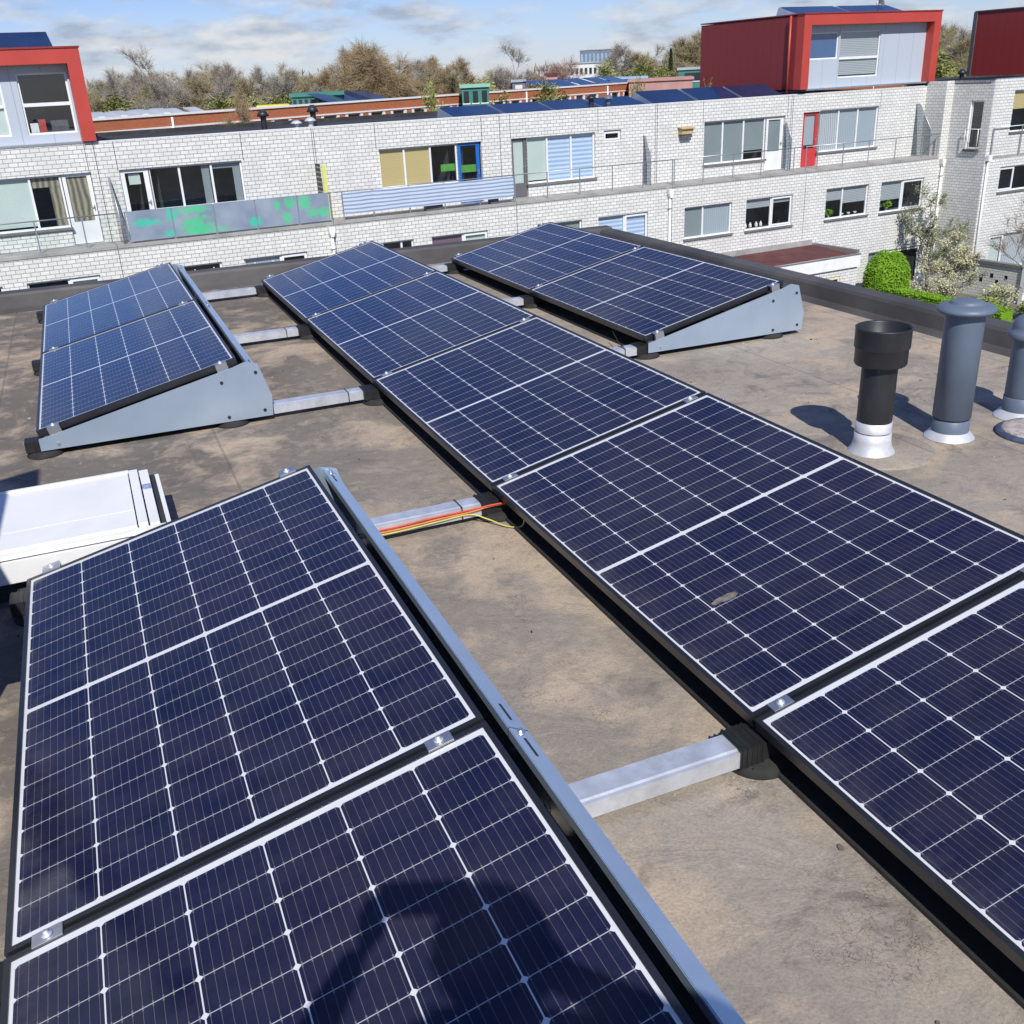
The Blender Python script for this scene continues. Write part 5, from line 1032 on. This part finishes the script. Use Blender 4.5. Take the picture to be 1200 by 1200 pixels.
# orange brick row, running away to the right
OA = R(30.5); ODIR = Vector((math.cos(OA), math.sin(OA), 0)); ON = Vector((-math.sin(OA), math.cos(OA), 0)); OP = Vector((0, 58.0, 0))
def OWp(s, y, z): return OP+ODIR*s+ON*y+Vector((0, 0, z))
OT = 0.30
def orange_house(s0, s1, lab, k):
    sm = (s0+s1)/2; root = thing('brick_row_house', lab, 'house', OWp(sm, 0, GZ), OA, 'orange brick row houses'); off = (sm, 0, GZ)
    wins = []; x = s0+0.7
    while x+1.6 < s1: wins.append((x, x+1.5, OT-1.9, OT-0.80)); x += 2.45
    b = MB(off); wall_holes(b, s0, s1, GZ, OT, wins, 0, 'orange', .12); b.box((s0, 0, OT-0.001), (s1, 0.3, OT), 'orange', skip='-z'); b.face([(s1, 9, GZ), (s0, 9, GZ), (s0, 9, OT), (s1, 9, OT)], 'orange')
    if s0 < -20: b.face([(s0, 9, GZ), (s0, 0, GZ), (s0, 0, OT), (s0, 9, OT)], 'orange')
    b.build('wall', root)
    b = MB(off); b.box((s0, -0.08, OT+0.001), (s1, 0.3, OT+0.13), 'white'); b.box((s0, -0.05, OT-0.72), (s1, -0.001, OT-0.62), 'white'); b.build('white_band', root)
    b = MB(off); b.box((s0, 0.3, OT-0.1), (s1, 9, OT-0.05), 'greyroof'); b.build('roof', root)
    for w_ in wins:
        f = MB(off); f.box((w_[0]-.16, -.03, w_[2]), (w_[0]+.10, .1, w_[3]+.02), 'white'); f.box((w_[1]-.10, -.03, w_[2]), (w_[1]+.16, .1, w_[3]+.02), 'white'); f.box((w_[0]+.1, .04, w_[2]), (w_[1]-.1, .09, w_[2]+.1), 'white'); fo = f.build('window', root)
        f = MB(off); f.face([(w_[0], .1, w_[2]), (w_[1], .1, w_[2]), (w_[1], .1, w_[3]), (w_[0], .1, w_[3])], 'darkglass'); f.build('pane', fo)
    b = MB(off); b.tube([(s1-.15, -.1, OT-.1), (s1-.15, -.1, GZ)], .07, 'white', 8); b.build('drainpipe', root)
names = ['leftmost orange brick row house, partly behind the left red-framed box', 'orange brick row house behind the black roof edge with white-edged windows', 'orange brick row house left of the brown birch trees', 'orange brick row house below the birch trees', 'orange brick row house below the mint green bay', 'orange brick row house below the blue roof panels', 'orange brick row house in front of the white building', 'orange brick row house in front of the pink roof', 'orange brick row house left of the large red roof box', 'orange brick row house hidden behind the large red roof box', 'orange brick row house seen between the two red roof boxes', 'farthest orange brick row house at the right']
ss = [-26, -8, 6, 18, 31, 44, 58, 72, 88, 105, 140, 180, 235]
for k in range(12): orange_house(ss[k], ss[k+1], names[k], k)
# silvery roof panels on the left orange roof
for i in range(9):
    s = -3.5+i*1.55; root = thing('roof_panel', 'silvery tilted solar panel on the left orange brick roof, one of the row', 'solar panel', OWp(s, 2.5, OT), OA, 'silvery panels on the left orange roof')
    for r_ in range(2):
        b = MB((s, 2.5, OT)); y = 1.2+r_*3.6
        b.face([(s-.55, y, OT+.10), (s+.55, y, OT+.10), (s+.55, y+1.0, OT+.38), (s-.55, y+1.0, OT+.38)], 'greyroof'); b.face([(s-.55, y, OT-.04), (s+.55, y, OT-.04), (s+.55, y, OT+.10), (s-.55, y, OT+.10)], 'white'); b.build('panel_sheet' if r_ == 0 else 'rear_sheet', root)
for i in range(8):
    s = 22+i*1.7 if i < 3 else 50+(i-3)*3.4; root = thing('roof_panel', 'dark blue roof panel on the orange brick row by the birches' if i < 3 else 'dark blue roof panel on the orange brick row right of the mint green bay', 'solar panel', OWp(s, 2.5, OT), OA, 'blue panels by the birches' if i < 3 else 'blue panels right of the mint bay')
    b = MB((s, 2.5, OT)); b.face([(s-.8, 1.6, OT+.05), (s+2.2, 1.6, OT+.05), (s+2.2, 4.2, OT+.75), (s-.8, 4.2, OT+.75)], 'farpanel'); b.build('panel_sheet', root)
def block(name, lab, cat, px0, px1, dist, z0, z1, depth, m, roofm, wn=0, wz=None, rot=None, overhang=0.15, wm='darkglass'):
    a, c = place(px0, dist), place(px1, dist); a.z = c.z = 0; d = (c-a); L = d.length; ang = math.atan2(d.y, d.x) if rot is None else rot
    mid = (a+c)/2; root = thing(name, lab, cat, (mid.x, mid.y, GZ), ang); h0_ = 0
    b = MB(); b.box((-L/2, 0, 0), (L/2, depth, z1-GZ), m, skip='-z+z'); b.build('wall', root)
    b = MB(); b.box((-L/2-overhang, -overhang, z1-GZ), (L/2+overhang, depth+overhang, z1-GZ+0.25), roofm); b.build('roof', root)
    for k in range(wn):
        x = -L/2+(k+.5)*L/wn; w2 = L/wn*.28
        b = MB(); b.box((x-w2, -.06, wz[0]-GZ), (x+w2, -.02, wz[1]-GZ), wm); b.box((x-w2-.1, -.04, wz[0]-GZ-.1), (x+w2+.1, -.005, wz[0]-GZ-.001), 'white'); b.build('window', root)
    return root
block('white_office', 'long white building with a row of small dark windows on the horizon', 'building', 668, 738, 190, GZ, 2.9, 18, 'farwhite', 'greyroof', 13, (1.2, 2.2))
block('glass_block', 'distant blue-grey glass building behind the long white one', 'building', 680, 722, 320, GZ, 7.2, 20, 'fargrey', 'greyroof', 9, (3.5, 6.3), wm='blueroof')
block('low_building', 'low building with a light blue roof right of the white building', 'building', 700, 758, 128, GZ, 0.6, 14, 'fargrey', 'blueroof')
block('low_building', 'low house with a pink flat roof left of the large red box', 'house', 737, 812, 108, GZ, 0.45, 9, 'pinkroof', 'pinkroof')
block('green_house', 'dark green clad upper storey with pale window posts, left of the birches', 'house', 340, 400, 84, GZ, 0.85, 8, 'teal', 'teal', 9, (-.1, .65), wm='darkglass')
block('green_house', 'green clad box left of the large red roof box', 'house', 795, 830, 118, GZ, 1.3, 8, 'teal', 'greyroof', 1, (.2, 1.0))
block('mint_bay', 'mint green framed roof bay right of the brown trees', 'roof bay', 540, 572, 88, GZ, 0.85, 6, 'teal', 'mint', 3, (-.3, .6))
block('far_house', 'small red-brown gabled house between bare trees', 'house', 640, 653, 112, GZ, 1.4, 7, 'pinkroof', 'roofred', 2, (.2, 1.0))
block('far_house', 'tiny white-windowed house left of the red-brown one', 'house', 600, 615, 118, GZ, .9, 7, 'fargrey', 'greyroof', 1, (-.2, .6), wm='farwhite')
block('far_shed', 'low shed with a yellow roof strip left of the green clad house', 'shed', 300, 334, 83, GZ, 0.12, 5, 'fargrey', 'yellow')
block('far_house', 'low flat-roofed house with aerials between the two red boxes', 'house', 1092, 1140, 150, GZ, 1.2, 8, 'pinkroof', 'greyroof', 5, (-.2, .6))

# tree stock
V = {'olive': grow(14, .45, 4, 1, 'twig_olive', 'bark', .20, (3, 4), 1.15, 5, .020, lowest=.25, upright=.85),
     'olive2': grow(14, .55, 4, 2, 'twig_olive', 'bark', .20, (3, 4), 1.15, 5, .020, lowest=.2, upright=.8),
     'grey': grow(14, .45, 4, 3, 'twig_grey', 'bark', .20, (3, 4), 1.1, 4, .018, lowest=.3, upright=.9),
     'grey2': grow(14, .65, 4, 4, 'twig_grey', 'bark', .25, (3, 4), 1.0, 4, .018, lowest=.35, upright=.7),
     'birch': grow(14, .40, 4, 5, 'twig_brown', 'birchbark', .20, (4, 5), 1.4, 5, .018, droop=.35, lowest=.15, upright=.8),
     'brown': grow(12, .5, 4, 6, 'twig_brown', 'birchbark', .16, (3, 5), 1.0, 5, .018, droop=.05, lowest=.15, upright=.8),
     'purple': grow(11, .7, 4, 7, 'twig_purple', 'bark', .2, (3, 4), .9, 4, .02, lowest=.3),
     'green': grow(9, .8, 3, 9, 'twig_green', 'bark', .15, (4, 5), .9, 4, .03, leaf='twig_green', leaf_n=4, leaf_s=.12, lowest=.15)}
VH = {'birch': 14, 'olive': 14, 'olive2': 14, 'grey': 14, 'grey2': 14, 'brown': 12, 'purple': 11, 'green': 9}
for k, me in V.items():
    VH[k] = max(v.co.z for v in me[1].vertices)*0.96
LB = {'olive': 'bare olive-brown tree in the wood on the skyline', 'olive2': 'bushy bare olive-brown tree in the wood on the skyline', 'grey': 'bare grey-brown tree on the skyline', 'grey2': 'wide bare grey tree on the skyline', 'brown': 'rust-brown budding tree on the skyline', 'purple': 'reddish bare round tree on the skyline', 'green': 'low bush with fresh yellow-green leaves behind the orange row', 'birch': 'tall rust-brown birch'}
rnd = random.Random(77)
def sky_tree(kind, px, top, dist, wide=1.0, label=None):
    p = place(px, dist); hy = 89+(600-px)*.0495; zt = CAM.z+(hy-top)/HC*dist; s = (zt-GZ)/VH[kind]
    tree_from(V[kind], 'bare_tree' if kind != 'green' else 'leafing_bush', label or LB[kind], 'tree' if kind != 'green' else 'bush', p, (s*wide, s*wide, s), rnd.uniform(0, 6.28), (kind+' trees on the skyline') if not label else None)
lst = [(96, 92), (112, 88), (128, 84), (146, 80), (163, 85), (180, 78), (203, 80), (222, 78), (240, 76), (258, 80), (275, 76), (292, 70), (312, 73), (330, 72), (348, 86), (362, 84), (378, 78)]
for i, (px, t) in enumerate(lst):
    sky_tree(['olive', 'grey', 'olive2', 'grey', 'grey2'][i % 5], px, t+rnd.uniform(1, 9), rnd.uniform(112, 140), rnd.uniform(.8, 1.0))
    sky_tree(['grey', 'olive', 'grey2'][i % 3], px+rnd.uniform(3, 9), t+rnd.uniform(12, 24), rnd.uniform(100, 112), 1.15)
    if i % 2: sky_tree(['grey', 'olive2'][i % 2], px+rnd.uniform(-9, 0), t+rnd.uniform(8, 16), rnd.uniform(145, 170), 1.2)
sky_tree('grey2', 190, 62, 120, 1.0, 'tallest bare grey tree with a pale trunk above the silvery roofs'); sky_tree('grey', 385, 62, 150, 1.0)
sky_tree('birch', 410, 66, 98, .95, 'left birch with a white trunk in the rust-brown pair'); sky_tree('birch', 436, 55, 100, .95, 'right and tallest birch with a white trunk in the rust-brown pair'); sky_tree('birch', 455, 60, 108, .9, 'birch just right of the tallest one, rust-brown'); sky_tree('brown', 396, 84, 102, 1.0); sky_tree('brown', 425, 82, 110, 1.0); sky_tree('brown', 472, 88, 106, 1.0)
for px, t, k in ((484, 72, 'grey'), (497, 70, 'grey'), (508, 76, 'brown'), (520, 71, 'brown'), (535, 72, 'brown'), (545, 80, 'brown'), (490, 86, 'olive'), (478, 80, 'olive2')): sky_tree(k, px, t, rnd.uniform(110, 140), 1.1)
sky_tree('grey2', 586, 56, 125, 1.05, 'lone bare round-headed tree against the sky right of the mint green bay'); sky_tree('green', 584, 90, 100, 1.3); sky_tree('grey', 600, 84, 140, 1.2); sky_tree('grey', 574, 84, 140, 1.2)
for px, t, k in ((632, 76, 'purple'), (645, 74, 'purple'), (655, 71, 'purple'), (664, 78, 'purple'), (620, 88, 'purple'), (610, 90, 'grey')): sky_tree(k, px, t, rnd.uniform(125, 150), 1.25)
for px, t, k in ((735, 54, 'grey'), (744, 60, 'grey'), (752, 66, 'olive'), (765, 62, 'grey'), (775, 58, 'olive2'), (788, 60, 'olive'), (800, 55, 'olive2'), (812, 45, 'grey'), (822, 41, 'olive'), (835, 42, 'olive2'), (850, 44, 'olive2'), (764, 70, 'olive'), (1095, 46, 'olive'), (1106, 40, 'grey'), (1117, 34, 'olive'), (1128, 33, 'olive2'), (1140, 34, 'olive'), (1155, 36, 'olive2'), (1112, 48, 'olive2'), (1133, 46, 'olive')): sky_tree(k, px, t, rnd.uniform(140, 175), 1.2)
for px, t in ((122, 113), (232, 112), (255, 116), (278, 114), (322, 110), (388, 106), (360, 112), (540, 96), (725, 74), (735, 74), (752, 80), (770, 79), (618, 96), (1105, 60), (1120, 58)): sky_tree('green', px, t, rnd.uniform(90, 100) if px < 700 else 135, 1.5)
# small trees standing between the two rows
for px, t, lab in ((257, 112, 'small rust-brown budding tree rising above the black roof edge in front of the orange row'), (508, 97, 'small yellow-brown leafing tree above the left end of the blue roof panels'), (736, 92, 'small leafing tree among the blue roof panels'), (820, 97, 'small olive tree beside the left edge of the large red box'), (282, 134, 'low rust-brown bush right of the small rust-brown tree')):
    sky_tree('brown' if px < 300 else 'green', px, t, 50, 0.42, lab)
# slim conifer
root = thing('conifer', 'slim dark conifer on the skyline left of the large red box', 'tree', place(786, 135))
b = MB()
for _ in range(1500):
    h = rnd.random(); rr = .9*(1-h)**.8*rnd.random()**.5; t = rnd.uniform(0, 6.28); p = Vector((rr*math.cos(t), rr*math.sin(t), 2+h*10.6)); a = Vector((rnd.gauss(0, 1), rnd.gauss(0, 1), rnd.gauss(0, 1))).normalized(); q = a.orthogonal(); s = .2; b.face([p-a*s, p+q*s*.5, p+a*s, p-q*s*.5], 'conifer')
b.build('crown', root, merge=False); b = MB(); b.tube([(0, 0, 0), (0, 0, 12)], [.15, .04], 'bark'); b.build('trunk', root)
# distant wood that closes the horizon
b = MB(); rnd = random.Random(9)
for _ in range(16000):
    px = rnd.uniform(-250, 1450); d = rnd.uniform(230, 330); p = place(px, d); hh = 10.6+2.2*math.sin(px*.021)+1.2*math.sin(px*.07+1); p.z = GZ+rnd.random()*hh*(.75+.25*rnd.random())
    a = Vector((rnd.gauss(0, .5), rnd.gauss(0, .5), 1)).normalized(); q = a.orthogonal().normalized(); s = rnd.uniform(.6, 1.5); b.face([p-a*s, p+q*s*.35, p+a*s, p-q*s*.35], 'twig_grey' if rnd.random() < .5 else 'twig_olive', uv=[(0, 0)]*4)
tag(b.build('distant_wood', merge=False), 'far-off grey-brown wood closing the horizon', 'wood', kind='stuff')

# ------------------------------------------------------------------ the photographer (stands behind the camera; only the shadow shows)
def skin_body(name, verts, edges, radii, m, parent, sub=2):
    me = bpy.data.meshes.new(name); me.from_pydata(verts, edges, []); o = bpy.data.objects.new(name, me); COL.objects.link(o)
    o.modifiers.new('skin', 'SKIN'); sk = me.skin_vertices[0].data
    for i, r in enumerate(radii): sk[i].radius = (r, r) if not isinstance(r, tuple) else r
    sk[0].use_root = True
    s = o.modifiers.new('sub', 'SUBSURF'); s.levels = sub; s.render_levels = sub
    dg = bpy.context.evaluated_depsgraph_get(); ev = o.evaluated_get(dg); nm_ = bpy.data.meshes.new_from_object(ev); COL.objects.unlink(o); bpy.data.objects.remove(o)
    nm_.materials.clear(); nm_.materials.append(M[m]); nm_.name = name
    for p in nm_.polygons: p.use_smooth = True
    q = bpy.data.objects.new(name, nm_); COL.objects.link(q); q.parent = parent; return q
PA = -YAW      # facing the view direction
PX, PY = CAM.x+0.032, CAM.y-0.295
pers = thing('person', 'person behind the camera holding up a phone, wearing a dark jacket and trousers', 'person', (PX, PY, 0), PA)
# local frame: y forward, x right
J = [(0, 0, .98), (0, -.01, 1.14), (0, -.01, 1.33), (0, 0, 1.49), (0, .01, 1.56), (0, .02, 1.63), (0, .03, 1.73), (0, .02, 1.79),
     (-.10, 0, .92), (-.12, .02, .51), (-.12, -.02, .10), (-.12, .08, .04), (-.12, .17, .03), (.10, 0, .92), (.12, .02, .51), (.12, -.02, .10), (.12, .08, .04), (.12, .17, .03),
     (-.18, 0, 1.47), (-.37, .02, 1.30), (-.33, .13, 1.47), (-.258, .200, 1.570), (.18, 0, 1.47), (.44, .02, 1.38), (.22, .13, 1.48), (-.022, .200, 1.570)]
E_ = [(0, 1), (1, 2), (2, 3), (3, 4), (4, 5), (5, 6), (6, 7), (0, 8), (8, 9), (9, 10), (10, 11), (11, 12), (0, 13), (13, 14), (14, 15), (15, 16), (16, 17), (3, 18), (18, 19), (19, 20), (20, 21), (3, 22), (22, 23), (23, 24), (24, 25)]
RD = [(.15, .11), (.14, .10), (.15, .11), (.12, .09), .055, .062, (.085, .10), (.065, .075), .095, .06, .04, .04, .03, .095, .06, .04, .04, .03, .065, .048, .036, .024, .065, .048, .036, .024]
skin_body('body', J, E_, RD, 'skin', pers)
CV = [(0, 0, 1.03), (0, -.01, 1.16), (0, -.01, 1.33), (0, 0, 1.46), (0, .0, 1.52), (-.18, 0, 1.465), (-.37, .02, 1.30), (-.32, .135, 1.475), (.18, 0, 1.465), (.44, .02, 1.38), (.20, .135, 1.485)]
skin_body('jacket', CV, [(0, 1), (1, 2), (2, 3), (3, 4), (3, 5), (5, 6), (6, 7), (3, 8), (8, 9), (9, 10)], [(.175, .13), (.165, .125), (.175, .13), (.145, .11), .095, .115, .105, .08, .115, .105, .08], 'jacket', pers)
TV = [(0, 0, .97), (-.10, 0, .88), (-.12, .02, .50), (-.12, -.02, .10), (.10, 0, .88), (.12, .02, .50), (.12, -.02, .10)]
skin_body('trousers', TV, [(0, 1), (1, 2), (2, 3), (0, 4), (4, 5), (5, 6)], [(.17, .125), .112, .078, .06, .112, .078, .06], 'trousers', pers)
skin_body('hair', [(0, -.03, 1.69), (0, -.025, 1.77), (0, .01, 1.83), (0, .05, 1.83)], [(0, 1), (1, 2), (2, 3)], [.10, (.115, .105), (.105, .085), .07], 'hair', pers)
for sx in (-1, 1):
    fingers = MB()
    for k in range(4):
        z = 1.575+.02*k; fingers.tube([(-.14+sx*.112, .200, z), (-.14+sx*.104, .232, z+.004), (-.14+sx*.086, .246, z+.006), (-.14+sx*.074, .243, z+.006)], [.0095, .009, .0085, .007], 'skin', 8)
    fingers.tube([(-.14+sx*.112, .195, 1.57), (-.14+sx*.094, .190, 1.60), (-.14+sx*.074, .196, 1.618)], [.012, .011, .009], 'skin', 8); fingers.build('hand', pers)
    sh = MB(); sh.prism([(sx*.12-.05, -.12), (sx*.12+.05, -.12), (sx*.12+.055, .12), (sx*.12+.03, .21), (sx*.12-.03, .21), (sx*.12-.055, .12)], 'z', .001, .07, 'rubber'); sh.build('shoe', pers)
e = MB()
for sx in (-1, 1): e.lathe([(0, 0), (.011, .004), (.013, .011), (.010, .019), (0, .023)], (sx*.033, .128, 1.730), 'white', 12)
e.tube([(0, .12, 1.725), (0, .142, 1.702), (0, .125, 1.690)], [.008, .013, .010], 'skin', 8); e.tube([(-.022, .12, 1.665), (0, .127, 1.663), (.022, .12, 1.665)], .006, 'cable_red', 6)
for sx in (-1, 1): e.tube([(sx*.093, .02, 1.745), (sx*.102, .012, 1.725), (sx*.092, .02, 1.700)], [.012, .014, .009], 'skin', 8)
e.build('face', pers)
phone = thing('mobile_phone', 'dark mobile phone held level in both hands, just behind the camera', 'phone', (CAM.x, CAM.y, 0), PA)
pb = MB(); pb.box((-.080, -.030, CAM.z-.038), (.080, -.022, CAM.z+.038), 'blackplastic'); pb.build('case', phone)
pb = MB(); pb.face([(.074, -.0305, CAM.z-.034), (-.074, -.0305, CAM.z-.034), (-.074, -.0305, CAM.z+.034), (.074, -.0305, CAM.z+.034)], 'darkglass'); pb.build('screen', phone)
